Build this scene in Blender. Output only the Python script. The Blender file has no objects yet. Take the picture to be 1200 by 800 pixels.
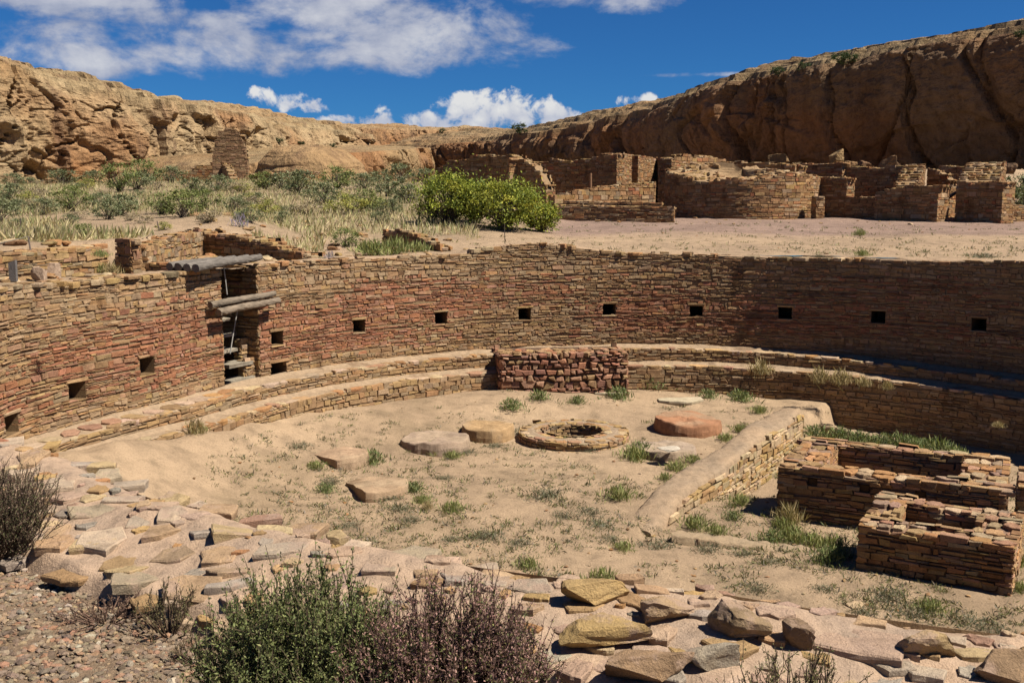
import bpy, math, random
import numpy as np
from mathutils import Vector

# ------------------------------------------------------------------ camera, world, sun, exposure
S = bpy.context.scene
COL = S.collection
F = 1200.0; PIT = 0.1352
cam_d = bpy.data.cameras.new('camera'); cam = bpy.data.objects.new('camera', cam_d); COL.objects.link(cam)
cam_d.sensor_width = 36.0; cam_d.lens = 36.0; cam_d.clip_start = 0.1; cam_d.clip_end = 9000.0
cam.location = (0, 0, 0); cam.rotation_euler = (math.pi/2 - PIT, 0, 0)
S.camera = cam
SUN_EL = math.radians(54); SH = np.array([.95, -.31]); SH = SH/np.linalg.norm(SH)
SUN_DIR = Vector((SH[0]*math.cos(SUN_EL), SH[1]*math.cos(SUN_EL), math.sin(SUN_EL)))
sun_d = bpy.data.lights.new('sun', 'SUN'); sun_d.energy = 5.0; sun_d.angle = math.radians(.5); sun_d.color = (1.0, .93, .82)
sun = bpy.data.objects.new('sun', sun_d); COL.objects.link(sun); sun.location = (30, -20, 50)
sun.rotation_euler = SUN_DIR.to_track_quat('Z', 'Y').to_euler()
S.view_settings.view_transform = 'Standard'; S.view_settings.look = 'None'
S.view_settings.exposure = 1.04; S.view_settings.gamma = 1.0; S.view_settings.use_curve_mapping = False

world = bpy.data.worlds.new('World'); S.world = world; world.use_nodes = True

class NG:
    """tiny node helper"""
    def __init__(s, tree): s.t = tree; tree.nodes.clear()
    def n(s, typ, **kw):
        nd = s.t.nodes.new(typ)
        for k, v in kw.items():
            if k.startswith('_'): setattr(nd, k[1:], v)
        return nd
    def link(s, a, b): s.t.links.new(a, b)
    def put(s, sock, v):
        if hasattr(v, 'is_output') or isinstance(v, bpy.types.NodeSocket): s.link(v, sock)
        else: sock.default_value = v
    def math(s, op, a, b=None, c=None, clamp=False):
        nd = s.t.nodes.new('ShaderNodeMath'); nd.operation = op; nd.use_clamp = clamp
        for i, v in enumerate((a, b, c)):
            if v is not None: s.put(nd.inputs[i], v)
        return nd.outputs[0]
    def noise(s, vec, scale, detail=5, rough=.55, dist=0.0, out=0):
        nd = s.t.nodes.new('ShaderNodeTexNoise'); s.put(nd.inputs['Vector'], vec)
        nd.inputs['Scale'].default_value = scale; nd.inputs['Detail'].default_value = detail
        nd.inputs['Roughness'].default_value = rough; nd.inputs['Distortion'].default_value = dist
        return nd.outputs[out]
    def map(s, vec, scale=(1, 1, 1), loc=(0, 0, 0), rot=(0, 0, 0)):
        nd = s.t.nodes.new('ShaderNodeMapping'); s.put(nd.inputs['Vector'], vec)
        nd.inputs['Scale'].default_value = scale; nd.inputs['Location'].default_value = loc; nd.inputs['Rotation'].default_value = rot
        return nd.outputs[0]
    def ramp(s, fac, stops, interp='LINEAR'):
        nd = s.t.nodes.new('ShaderNodeValToRGB'); s.put(nd.inputs[0], fac); r = nd.color_ramp; r.interpolation = interp
        while len(r.elements) < len(stops): r.elements.new(.5)
        for e, (p, c) in zip(r.elements, stops):
            e.position = p; e.color = (c[0], c[1], c[2], 1) if not isinstance(c, (int, float)) else (c, c, c, 1)
        return nd.outputs[0]
    def mix(s, fac, a, b, blend='MIX'):
        nd = s.t.nodes.new('ShaderNodeMix'); nd.data_type = 'RGBA'; nd.blend_type = blend
        s.put(nd.inputs[0], fac)
        for sock, v in ((nd.inputs[6], a), (nd.inputs[7], b)):
            if isinstance(v, tuple): v = (v[0], v[1], v[2], 1)
            s.put(sock, v)
        return nd.outputs[2]
    def smooth(s, x, a, b):
        nd = s.t.nodes.new('ShaderNodeMapRange'); nd.interpolation_type = 'SMOOTHSTEP'
        s.put(nd.inputs[0], x); nd.inputs[1].default_value = a; nd.inputs[2].default_value = b
        return nd.outputs[0]

def make_world():
    g = NG(world.node_tree)
    sky = g.n('ShaderNodeTexSky'); sky.sky_type = 'NISHITA'; sky.sun_disc = False
    sky.sun_elevation = SUN_EL; sky.sun_rotation = math.atan2(SH[0], SH[1])
    sky.altitude = 1900; sky.air_density = 1.0; sky.dust_density = .15; sky.ozone_density = 4.0
    tc = g.n('ShaderNodeTexCoord'); d = tc.outputs['Generated']
    sep = g.n('ShaderNodeSeparateXYZ'); g.link(d, sep.inputs[0]); X, Y, Z = sep.outputs
    az = g.math('ARCTAN2', X, Y); el = Z
    # polarised deep blue, as the clear dry sky looks away from the sun
    blue = g.mix(1.0, sky.outputs[0], (.145, .42, .72), 'MULTIPLY')
    cmb = g.n('ShaderNodeCombineXYZ'); g.link(az, cmb.inputs[0]); g.link(el, cmb.inputs[1]); P = cmb.outputs[0]
    def blob(px, py, rx, ry):
        a = g.math('DIVIDE', g.math('SUBTRACT', az, (px-600)/F), rx/F)
        b = g.math('DIVIDE', g.math('SUBTRACT', el, (237-py)/F*.985), ry/F)
        q = g.math('ADD', g.math('MULTIPLY', a, a), g.math('MULTIPLY', b, b))
        return g.math('SUBTRACT', 1.0, q)          # 1 in the middle, 0 on the rim of the ellipse
    def union(lst):
        r = lst[0]
        for x in lst[1:]: r = g.math('MAXIMUM', r, x)
        return r
    wisp = union([blob(*b) for b in ((330, 66, 330, 30), (480, 44, 150, 46), (380, 20, 120, 40), (150, 84, 170, 22), (420, 6, 95, 20), (20, 10, 160, 34), (700, 2, 130, 22), (150, 26, 120, 14), (250, 40, 160, 16), (900, 94, 130, 4))])
    wisp = g.math('MAXIMUM', wisp, -1.6)
    nw = g.noise(g.map(P, (1.0, 1.75, 1)), 11.0, 10, .60, .25); nw2 = g.noise(g.map(P, (1.0, 1.5, 1), (5, 2, 0)), 34.0, 6, .6)
    dw = g.math('ADD', g.math('MULTIPLY', wisp, .34), g.math('ADD', g.math('MULTIPLY', g.math('SUBTRACT', nw, .52), 1.7), g.math('MULTIPLY', g.math('SUBTRACT', nw2, .5), .45)))
    aw = g.math('MULTIPLY', g.smooth(dw, -.04, .36), .93)
    shade_w = g.noise(g.map(P, (1.0, 1.7, 1), (3, 1.012, 0)), 16.0, 8, .6)
    colw = g.ramp(g.math('ADD', dw, g.math('MULTIPLY', g.math('SUBTRACT', shade_w, .5), 1.5)), [(.0, (3.0, 3.4, 4.6)), (.3, (4.2, 4.5, 5.5)), (.72, (6.3, 6.4, 6.8))])
    cum = union([blob(*b) for b in ((590, 132, 66, 26), (640, 142, 56, 20), (520, 146, 100, 16), (570, 120, 34, 14), (545, 130, 40, 18), (345, 124, 40, 12), (320, 119, 20, 10), (372, 128, 24, 10), (745, 121, 26, 8), (800, 152, 200, 8), (440, 148, 80, 12))])
    cum = g.math('MAXIMUM', cum, -1.6)
    nc = g.noise(P, 36.0, 8, .62, .3); vo = g.n('ShaderNodeTexVoronoi'); g.link(g.math('MULTIPLY', 1.0, 1.0), vo.inputs['Scale']); vo.inputs['Scale'].default_value = 62.0
    g.t.links.remove(vo.inputs['Scale'].links[0]); g.link(g.mix(.012, P, g.noise(P, 60.0, 4, .6, out=1)), vo.inputs['Vector'])
    puff = g.math('SUBTRACT', .55, vo.outputs['Distance'])
    dc = g.math('ADD', g.math('MULTIPLY', cum, .40), g.math('ADD', g.math('MULTIPLY', g.math('SUBTRACT', nc, .53), 2.3), g.math('MULTIPLY', puff, .34)))
    ac = g.smooth(dc, -.02, .34)
    lit = g.math('ADD', g.math('MULTIPLY', g.math('SUBTRACT', el, .078), 13.0), g.math('ADD', g.math('MULTIPLY', puff, .5), g.math('MULTIPLY', g.math('SUBTRACT', nc, .5), .9)))
    colc = g.ramp(g.math('ADD', lit, .30), [(.0, (3.6, 4.1, 5.4)), (.35, (5.0, 5.3, 6.2)), (.62, (7.2, 7.25, 7.3))])
    c = g.mix(aw, blue, colw); c = g.mix(ac, c, colc)
    bg = g.n('ShaderNodeBackground'); g.link(c, bg.inputs[0]); bg.inputs[1].default_value = .05
    out = g.n('ShaderNodeOutputWorld'); g.link(bg.outputs[0], out.inputs[0])
make_world()

# ------------------------------------------------------------------ helpers
rng = np.random.default_rng(7); random.seed(7)
CX, CY, R0 = 3.435, 14.708, 9.4
def dR(th):
    # the ring is not a true circle: it bows outward on the left
    t = np.asarray(th, float); t = np.where(t > math.pi, t-2*math.pi, t)
    return .95*smoothstep(-1.30, -1.72, t)*smoothstep(-2.27, -1.97, t)

def ray(px, py):
    a = (px-600)/F; b = (400-py)/F; c, s = math.cos(PIT), math.sin(PIT)
    return np.array([a, c+b*s, b*c-s])
def at_z(px, py, z): r = ray(px, py); return r*z/r[2]
def at_y(px, py, y): r = ray(px, py); return r*y/r[1]
def smoothstep(a, b, x):
    t = np.clip((x-a)/(b-a), 0, 1); return t*t*(3-2*t)

def _hash(ix, iy, iz, seed):
    h = (ix.astype(np.int64)*374761393 + iy.astype(np.int64)*668265263 + iz.astype(np.int64)*1274126177 + seed*97531) & 0xffffffff
    h = ((h ^ (h >> 13))*1103515245) & 0xffffffff
    h = ((h ^ (h >> 16))*2246822519) & 0xffffffff
    return ((h ^ (h >> 15)) & 0xffffff)/float(0xffffff)
def vnoise(x, y, z, seed=0):
    x, y, z = np.broadcast_arrays(np.asarray(x, float), np.asarray(y, float), np.asarray(z, float))
    fx, fy, fz = np.floor(x), np.floor(y), np.floor(z)
    tx, ty, tz = x-fx, y-fy, z-fz
    tx, ty, tz = (t*t*(3-2*t) for t in (tx, ty, tz))
    r = 0
    for dx in (0, 1):
        for dy in (0, 1):
            for dz in (0, 1):
                w = (tx if dx else 1-tx)*(ty if dy else 1-ty)*(tz if dz else 1-tz)
                r = r + w*_hash(fx+dx, fy+dy, fz+dz, seed)
    return r*2-1
def fbm(x, y, z, o=4, seed=0, g=.5):
    r = 0; a = 1.0
    for k in range(o):
        r = r + a*vnoise(x, y, z, seed+k*17); a *= g; x, y, z = x*2.03, y*2.03, z*2.03
    return r

class MB:
    """collects vertices, polygons and a base colour per vertex"""
    def __init__(s): s.v = []; s.c = []; s.q = []; s.n = 0
    def add(s, v, faces, col):
        v = np.asarray(v, float).reshape(-1, 3)
        col = np.asarray(col, float)
        if col.ndim == 1: col = np.broadcast_to(col, (len(v), 3))
        s.v.append(v); s.c.append(col)
        for f in (faces if isinstance(faces, list) else [faces]): s.q.append(np.asarray(f, np.int64)+s.n)
        s.n += len(v)
    def build(s, name, mat, parent=None, origin=None, smooth=False, rot=0.0):
        me = bpy.data.meshes.new(name)
        V = np.concatenate(s.v); Cc = np.concatenate(s.c)
        o = np.zeros(3)
        if parent is not None and origin is None: origin = parent.location
        if origin is not None: o = np.array(origin, float)
        V = V - o
        loops = np.concatenate([f.ravel() for f in s.q]); tot = np.concatenate([np.full(len(f), f.shape[1]) for f in s.q])
        me.vertices.add(len(V)); me.vertices.foreach_set('co', V.astype(np.float32).ravel())
        me.loops.add(len(loops)); me.loops.foreach_set('vertex_index', loops.astype(np.int32))
        me.polygons.add(len(tot)); st = np.concatenate([[0], np.cumsum(tot)[:-1]])
        me.polygons.foreach_set('loop_start', st.astype(np.int32)); me.polygons.foreach_set('loop_total', tot.astype(np.int32))
        me.polygons.foreach_set('use_smooth', np.full(len(tot), bool(smooth)))
        at = me.attributes.new('col', 'FLOAT_COLOR', 'POINT')
        at.data.foreach_set('color', np.concatenate([np.clip(Cc*(.85 if mat.name == 'leaf' else .56), 0, 1), np.ones((len(Cc), 1))], 1).astype(np.float32).ravel())
        me.update(calc_edges=True); me.validate()
        me.materials.append(mat)
        ob = bpy.data.objects.new(name, me); COL.objects.link(ob)
        if parent is not None: ob.parent = parent
        else: ob.location = o
        return ob
def tag(o, label=None, cat=None, group=None, kind=None):
    for k, v in (('label', label), ('category', cat), ('group', group), ('kind', kind)):
        if v: o[k] = v
    return o
def thing(name, loc, label, cat, group=None):
    o = bpy.data.objects.new(name, None); COL.objects.link(o); o.location = tuple(float(a) for a in loc); o.empty_display_size = .2
    bpy.context.view_layer.update()
    return tag(o, label, cat, group)
def copy_thing(o, loc, rz, sc, label=None, group=None):
    r = o.copy(); COL.objects.link(r); r.location = tuple(float(a) for a in loc); r.rotation_euler = (0, 0, rz); r.scale = sc if isinstance(sc, tuple) else (sc, sc, sc)
    if label: r['label'] = label
    if group: r['group'] = group
    for ch in o.children:
        c = ch.copy(); COL.objects.link(c); c.parent = r
    return r
def grid_faces(nu, nv, keep=None, flip=False):
    i = np.arange(nu-1)[:, None]*nv + np.arange(nv-1)[None, :]
    f = np.stack([i, i+nv, i+nv+1, i+1], -1)
    if flip: f = f[..., ::-1]
    f = f.reshape(-1, 4)
    return f if keep is None else f[keep.reshape(-1)]
def nrm(a): a = np.asarray(a, float); return a/np.linalg.norm(a)

# ------------------------------------------------------------------ materials
def new_mat(name):
    m = bpy.data.materials.new(name); m.use_nodes = True
    g = NG(m.node_tree); b = g.n('ShaderNodeBsdfPrincipled'); o = g.n('ShaderNodeOutputMaterial'); g.link(b.outputs[0], o.inputs[0])
    b.inputs['Roughness'].default_value = .95
    b.inputs['Specular IOR Level'].default_value = .15
    return m, g, b
def attr(g):
    a = g.n('ShaderNodeAttribute'); a.attribute_name = 'col'; return a.outputs['Color']
def geo(g): return g.n('ShaderNodeNewGeometry').outputs['Position']
def bump(g, b, h, strength=.5, dist=.02):
    nd = g.n('ShaderNodeBump'); nd.inputs['Strength'].default_value = strength; nd.inputs['Distance'].default_value = dist
    g.link(h, nd.inputs['Height']); g.link(nd.outputs[0], b.inputs['Normal'])

def mat_stone():
    m, g, b = new_mat('masonry_stone'); p = geo(g); c = attr(g)
    n1 = g.noise(p, 9.0, 6, .65); n2 = g.noise(p, 60.0, 4, .7); n3 = g.noise(g.map(p, (1, 1, .35)), 2.2, 4, .6)
    f = g.math('ADD', g.math('MULTIPLY', n1, .7), g.math('MULTIPLY', n2, .5))
    c = g.mix(1.0, c, g.ramp(f, [(.3, .52), (.6, 1.0), (.85, 1.35)]), 'MULTIPLY')
    c = g.mix(g.smooth(n3, .56, .72), c, g.mix(1.0, c, (.62, .58, .56), 'MULTIPLY'))
    g.link(c, b.inputs['Base Color'])
    bump(g, b, g.math('ADD', n2, g.math('MULTIPLY', n1, 1.2)), .8, .02)
    return m
def mat_sand():
    m, g, b = new_mat('sand'); p = geo(g); c = attr(g)
    n0 = g.noise(p, .35, 5, .6); n1 = g.noise(p, 2.6, 6, .65); n2 = g.noise(p, 38.0, 4, .75); n3 = g.noise(p, 130.0, 2, .7)
    c = g.mix(1.0, c, g.ramp(n0, [(.3, (.82, .80, .80)), (.65, (1.12, 1.1, 1.08))]), 'MULTIPLY')
    c = g.mix(1.0, c, g.ramp(n1, [(.28, .66), (.5, 1.0), (.75, 1.16)]), 'MULTIPLY')
    c = g.mix(1.0, c, g.ramp(n2, [(.25, .48), (.42, .94), (.7, 1.2)]), 'MULTIPLY')
    c = g.mix(g.math('MULTIPLY', g.smooth(n3, .62, .72), .55), c, (.11, .085, .06))
    g.link(c, b.inputs['Base Color'])
    bump(g, b, g.math('ADD', g.math('MULTIPLY', n1, 3.0), g.math('ADD', n2, g.math('MULTIPLY', n3, .4))), .7, .04)
    return m
def mat_mortar():
    m, g, b = new_mat('mud_mortar'); p = geo(g); c = attr(g)
    n0 = g.noise(p, 1.3, 5, .6); n1 = g.noise(p, 8.0, 6, .65); n2 = g.noise(p, 70.0, 4, .7)
    c = g.mix(1.0, c, g.ramp(n0, [(.3, (.80, .82, .86)), (.65, (1.12, 1.08, 1.04))]), 'MULTIPLY')
    c = g.mix(1.0, c, g.ramp(n1, [(.28, .70), (.5, 1.0), (.8, 1.2)]), 'MULTIPLY')
    c = g.mix(1.0, c, g.ramp(n2, [(.26, .6), (.42, .97), (.7, 1.12)]), 'MULTIPLY')
    g.link(c, b.inputs['Base Color'])
    bump(g, b, g.math('ADD', g.math('MULTIPLY', n1, 2.2), n2), .7, .025)
    return m
def mat_cliff():
    m, g, b = new_mat('cliff_sandstone'); p = geo(g); c = attr(g)
    n0 = g.noise(p, .09, 5, .62, .4); n1 = g.noise(g.map(p, (1, 1, .25)), .55, 6, .65, .3); n2 = g.noise(p, 1.7, 7, .7)
    bed = g.noise(g.map(p, (.05, .05, 1.0)), 1.5, 5, .6, .3)
    streak = g.noise(g.map(p, (1, 1, .05)), .42, 5, .6)
    c = g.mix(1.0, c, g.ramp(n0, [(.3, (.78, .66, .56)), (.5, (1, 1, 1)), (.7, (1.12, 1.16, 1.2))]), 'MULTIPLY')
    c = g.mix(1.0, c, g.ramp(n1, [(.3, .66), (.52, 1.0), (.75, 1.15)]), 'MULTIPLY')
    c = g.mix(1.0, c, g.ramp(n2, [(.3, .6), (.5, 1.0), (.72, 1.18)]), 'MULTIPLY')
    c = g.mix(g.math('MULTIPLY', g.smooth(bed, .58, .70), .10), c, (.16, .105, .06))
    c = g.mix(g.math('MULTIPLY', g.smooth(streak, .54, .68), .62), c, (.13, .075, .045))
    g.link(c, b.inputs['Base Color'])
    h = g.math('ADD', g.math('MULTIPLY', n1, 2.0), g.math('ADD', n2, g.math('MULTIPLY', bed, .5)))
    bump(g, b, h, .9, .55)
    return m
def mat_leaf():
    m, g, b = new_mat('leaf'); c = attr(g); g.link(c, b.inputs['Base Color'])
    b.inputs['Roughness'].default_value = .7; b.inputs['Specular IOR Level'].default_value = .25
    tr = g.n('ShaderNodeBsdfTranslucent'); g.link(g.mix(1.0, c, (1.1, 1.15, .7), 'MULTIPLY'), tr.inputs[0])
    mx = g.n('ShaderNodeMixShader'); mx.inputs[0].default_value = .22; g.link(b.outputs[0], mx.inputs[1]); g.link(tr.outputs[0], mx.inputs[2])
    g.link(mx.outputs[0], [n for n in g.t.nodes if n.type == 'OUTPUT_MATERIAL'][0].inputs[0])
    return m
def mat_wood():
    m, g, b = new_mat('weathered_wood'); p = geo(g); c = attr(g)
    n = g.noise(g.map(g.map(p, rot=(0, 0, .36)), (34, 2.2, 34)), 1.5, 6, .7); n1 = g.noise(p, 5, 4, .6)
    c = g.mix(1.0, c, g.ramp(n, [(.3, .45), (.5, .95), (.75, 1.25)]), 'MULTIPLY')
    c = g.mix(1.0, c, g.ramp(n1, [(.3, .75), (.7, 1.15)]), 'MULTIPLY')
    g.link(c, b.inputs['Base Color']); bump(g, b, n, .8, .015); return m
def mat_metal():
    m, g, b = new_mat('rusty_metal'); p = geo(g); n = g.noise(p, 40, 4, .6)
    g.link(g.mix(1.0, attr(g), g.ramp(n, [(.3, .6), (.7, 1.2)]), 'MULTIPLY'), b.inputs['Base Color'])
    b.inputs['Metallic'].default_value = .3; b.inputs['Roughness'].default_value = .6; return m
def mat_flag():
    m, g, b = new_mat('flagstone'); p = geo(g); c = attr(g)
    n1 = g.noise(p, 6.0, 7, .68, .3); n2 = g.noise(p, 75.0, 4, .75); n3 = g.noise(p, 3.1, 6, .68)
    c = g.mix(1.0, c, g.ramp(n1, [(.3, (.62, .60, .58)), (.5, (1, 1, 1)), (.72, (1.22, 1.18, 1.10))]), 'MULTIPLY')
    c = g.mix(1.0, c, g.ramp(n2, [(.28, .62), (.45, 1.0), (.75, 1.18)]), 'MULTIPLY')
    c = g.mix(g.math('MULTIPLY', g.smooth(n3, .50, .62), .75), c, (.325, .225, .163))
    g.link(c, b.inputs['Base Color']); bump(g, b, g.math('ADD', g.math('MULTIPLY', n1, 2.0), n2), .9, .018); return m
M = dict(flag=mat_flag(), stone=mat_stone(), sand=mat_sand(), mortar=mat_mortar(), cliff=mat_cliff(), leaf=mat_leaf(), wood=mat_wood(), metal=mat_metal())

# palettes (linear base colours)
TAN = (.46, .29, .145); YEL = (.50, .325, .14); GRY = (.39, .285, .175); RED = (.42, .185, .095); BRN = (.33, .19, .095); PAL = (.57, .41, .245); ORG = (.47, .25, .11); PNK = (.45, .255, .155)
PINKMUD = (.58, .415, .285); SAND = (.50, .36, .23); TANMUD = (.43, .285, .155)

def pick(pal, w, n):
    pal = np.array(pal); w = np.array(w, float); w /= w.sum()
    c = pal[rng.choice(len(pal), n, p=w)]
    return c*(1+rng.normal(0, .13, (n, 1)))*(1+rng.normal(0, .025, (n, 3)))

# ------------------------------------------------------------------ masonry
def courses(U0, U1, Z0, ztop, h=(.05, .10), l=(.14, .38), holes=(), r=None):
    """rectangles (u0,u1,z0,z1) of roughly coursed stone in a face; ztop may be a function of u.
    Runs of a course break into two or three thinner layers with joints of their own."""
    r = r or rng; zt = ztop if callable(ztop) else (lambda u: np.full_like(np.asarray(u, float), ztop))
    us = np.linspace(U0, U1, 160); zts = zt(us); zmax = float(np.max(zts)); out = []; z = Z0
    def put(a, b, za, zb):
        a, b = max(a, U0), min(b, U1)
        if b-a < .035: return
        uc = (a+b)/2; t = float(np.interp(uc, us, zts))
        if za+(zb-za)*.55 > t+r.normal(0, .015): return
        for (ha, hb, hc, hd) in holes:
            if b > ha and a < hb and zb > hc+.01 and za < hd-.01:
                if a < ha-.05: b = ha
                elif b > hb+.05: a = hb
                else: return
        if b-a > .03: out.append((a, b, za, zb))
    while z < zmax:
        hh = r.uniform(*h)*(1.35 if r.random() < .18 else 1.0); u = U0-r.uniform(0, l[1]); w1, w2 = r.uniform(0, 50, 2)
        und = lambda q: .016*math.sin(q*1.3+w1)+.010*math.sin(q*3.7+w2)
        while u < U1:
            run = r.uniform(1, 5)*l[1]; k = r.choice([1, 2, 3], p=[.58, .34, .08]) if hh > h[0]*1.15 else 1
            cuts = np.r_[0, np.sort(r.uniform(.3, .7, k-1)) if k < 3 else [.33, .66], 1] if k > 1 else np.array([0., 1.])
            for j in range(k):
                q = u+(r.uniform(0, .05) if j else 0)
                while q < u+run:
                    ll = l[0]+(l[1]-l[0])*r.random()**1.7
                    ll *= .75 if k == 3 else 1
                    zz = z+und(q+ll/2)+r.normal(0, .003)
                    put(q, min(q+ll, u+run), zz+hh*cuts[j], zz+hh*cuts[j+1]+r.normal(0, .003)); q += ll
            u += run
        z += hh
    return np.array(out).reshape(-1, 4)

def lay(mb, rects, mapper, colf, gap=.0055, proud=(-.005, .013), back=.09, ins=.0055, jit=.009, irregular=0.0, cthk=.007):
    """one twelve-vertex dressed stone per rectangle; mapper(u,z,depth) -> xyz"""
    if len(rects) == 0: return
    n = len(rects); a, b, c, d = rects.T
    w = b-a; hh = d-c
    g = np.minimum(gap*rng.uniform(.5, 1.6, n), .2*np.minimum(w, hh))
    a, b, c, d = a+g, b-g, c+g*.8, d-g*.8
    U = np.stack([a, b, b, a], 1); Z = np.stack([c, c, d, d], 1)
    k = np.minimum(jit, .12*np.minimum(w, hh))[:, None]
    U = U+rng.normal(0, 1, (n, 4))*k*1.3; Z = Z+rng.normal(0, 1, (n, 4))*k*.8
    if irregular: U += rng.normal(0, irregular, (n, 4))*w[:, None]; Z += rng.normal(0, irregular, (n, 4))*hh[:, None]
    i = np.minimum(ins*rng.uniform(.6, 1.5, n), .28*np.minimum(w, hh))[:, None]
    sg = np.array([[1, -1, -1, 1]]); tg = np.array([[1, 1, -1, -1]])
    U2 = U+i*sg; Z2 = Z+i*tg
    dp = rng.uniform(proud[0], proud[1], n)[:, None]
    D1 = dp-cthk+rng.normal(0, .003, (n, 4)); D2 = dp+rng.normal(0, .005, (n, 4)); D0 = np.full((n, 4), -back)
    UU = np.concatenate([U, U, U2], 1); ZZ = np.concatenate([Z, Z, Z2], 1); DD = np.concatenate([D0, D1, D2], 1)
    P = mapper(UU.ravel(), ZZ.ravel(), DD.ravel())
    base = (np.arange(n)*12)[:, None]
    fs = []
    for r0 in (0, 4):
        for q in range(4):
            fs.append(base+np.array([[r0+q, r0+(q+1) % 4, r0+4+(q+1) % 4, r0+4+q]]))
    fs.append(base+np.array([[8, 9, 10, 11]]))
    uc, zc = rects[:, :2].mean(1), rects[:, 2:].mean(1)
    col = colf(uc, zc, n)
    mb.add(P, np.concatenate(fs), np.repeat(col, 12, 0))

def col_tan(u, z, n): return pick([TAN, YEL, GRY, BRN, PAL, ORG, PNK], [34, 16, 16, 10, 9, 9, 6], n)
def col_ruin(u, z, n): return pick([TAN, YEL, GRY, BRN, PAL, ORG, RED], [34, 8, 12, 22, 8, 12, 4], n)*np.array([.96, .90, .86])
def col_dark(u, z, n): return pick([TAN, BRN, ORG, GRY, PNK, YEL], [26, 22, 18, 12, 12, 10], n)  # browner mix; on walls in shade it puts the shade into their colour
def col_rubble_red(u, z, n): return pick([(.46, .22, .13), (.42, .22, .15), (.50, .29, .18), BRN, TAN], [30, 26, 22, 10, 14], n)

def cyl_map(R, sgn=1.0):
    def f(u, z, d):
        th = u/R; r = R+dR(th)-sgn*d
        return np.stack([CX+r*np.sin(th), CY+r*np.cos(th), z], 1)
    return f
def line_map(A, B):
    A = np.array(A[:2], float); B = np.array(B[:2], float); d = nrm(B-A); nr = np.array([d[1], -d[0]])   # normal to the right of A->B
    def f(u, z, dp): xy = A+np.outer(u, d)+np.outer(dp, nr); return np.concatenate([xy, z[:, None]], 1)
    return f, float(np.linalg.norm(B-A))

def slab_poly(mb, c, hx, hy, rot, thick, col, sides=6, tilt=(0, 0), rough=.16, bevel=.1):
    """broken flagstone: straight sided outline with uneven corners, sheer edges and a flat split top"""
    k = max(4, min(sides, 7)); ang = np.linspace(0, 2*math.pi, k, endpoint=False)+rng.uniform(-.32, .32, k)*(6.0/k)**.5+rng.uniform(0, 6.28 if k > 4 else .0)+(.785 if k == 4 else 0)
    ang = np.sort(ang % (2*math.pi)); rad = 1+rng.uniform(-rough, rough, k)
    sq = 1/np.maximum(np.abs(np.cos(ang)), np.abs(np.sin(ang)))**.75
    px_, py_ = np.cos(ang)*rad*sq*hx, np.sin(ang)*rad*sq*hy
    # every side gets one broken point so that edges are ragged, not curved
    X, Y = [], []
    for i in range(k):
        j = (i+1) % k; t = rng.uniform(.3, .7); ln = math.hypot(px_[j]-px_[i], py_[j]-py_[i]); o = rng.normal(0, .035)*ln
        X += [px_[i], px_[i]+(px_[j]-px_[i])*t+o*(py_[j]-py_[i])/(ln+1e-6)]; Y += [py_[i], py_[i]+(py_[j]-py_[i])*t-o*(px_[j]-px_[i])/(ln+1e-6)]
    x, y = np.array(X), np.array(Y); k = len(x)
    bl = min(bevel*min(hx, hy), .012); ins = 1-bl/np.maximum(np.hypot(x, y), .02)
    zt = rng.normal(0, min(thick*.05, .006), k)
    rings = [(x*.95, y*.95, np.full(k, -thick)), (x*(1+rng.uniform(-.04, .03, k)), y*(1+rng.uniform(-.04, .03, k)), np.full(k, -thick*.45)), (x, y, zt-bl*.8), (x*ins, y*ins, zt), (x*ins*.6, y*ins*.6, rng.normal(0, min(thick*.05, .007), k))]
    V = np.concatenate([np.stack(r, 1) for r in rings]+[np.array([[0, 0, 0]])])
    V[:, 2] += V[:, 0]*tilt[0]+V[:, 1]*tilt[1]
    ca, sa = math.cos(rot), math.sin(rot)
    W = np.stack([V[:, 0]*ca-V[:, 1]*sa, V[:, 0]*sa+V[:, 1]*ca, V[:, 2]], 1)+np.array(c)
    q = np.arange(k); q2 = (q+1) % k
    F4 = np.concatenate([np.stack([r*k+q, r*k+q2, (r+1)*k+q2, (r+1)*k+q], 1) for r in range(4)])
    F3 = np.stack([4*k+q, 4*k+q2, np.full(k, 5*k)], 1)
    mb.add(W, [F4, F3], np.array(col))

_ico = None
def ico(level):
    import bmesh
    bm = bmesh.new(); bmesh.ops.create_icosphere(bm, subdivisions=level, radius=1)
    v = np.array([x.co[:] for x in bm.verts]); f = np.array([[y.index for y in x.verts] for x in bm.faces]); bm.free(); return v, f
ICO1, ICO2, ICO3, ICO4 = ico(1), ico(2), ico(3), ico(4)
def rock(mb, c, size, col, rot=None, level=3, seed=None, blocky=.55, amp=.22):
    """weathered angular boulder: a sphere squared off, cut by planes and roughened"""
    v, f = {1: ICO1, 2: ICO2, 3: ICO3, 4: ICO4}[level]; v = v.copy(); seed = seed if seed is not None else int(rng.integers(1e6))
    r = np.random.default_rng(seed)
    p = np.abs(v)**(1/(1-blocky+.25)) if False else v/np.max(np.abs(v), 1, keepdims=True)**blocky
    for _ in range(9):
        nn = nrm(r.normal(0, 1, 3)*np.array([1, 1, .8])); dd = r.uniform(.50, .86); over = np.maximum(p@nn-dd, 0); p = p-over[:, None]*nn
    p = p*(1+amp*.6*fbm(v[:, 0]*2.2+seed % 97, v[:, 1]*2.2, v[:, 2]*2.2, 4, 5)[:, None]*.5)
    p = p*np.array(size)
    if rot is None: rot = r.uniform(0, 6.28)
    ca, sa = math.cos(rot), math.sin(rot)
    p = np.stack([p[:, 0]*ca-p[:, 1]*sa, p[:, 0]*sa+p[:, 1]*ca, p[:, 2]], 1)+np.array(c)
    mb.add(p, f, np.array(col))

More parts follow.
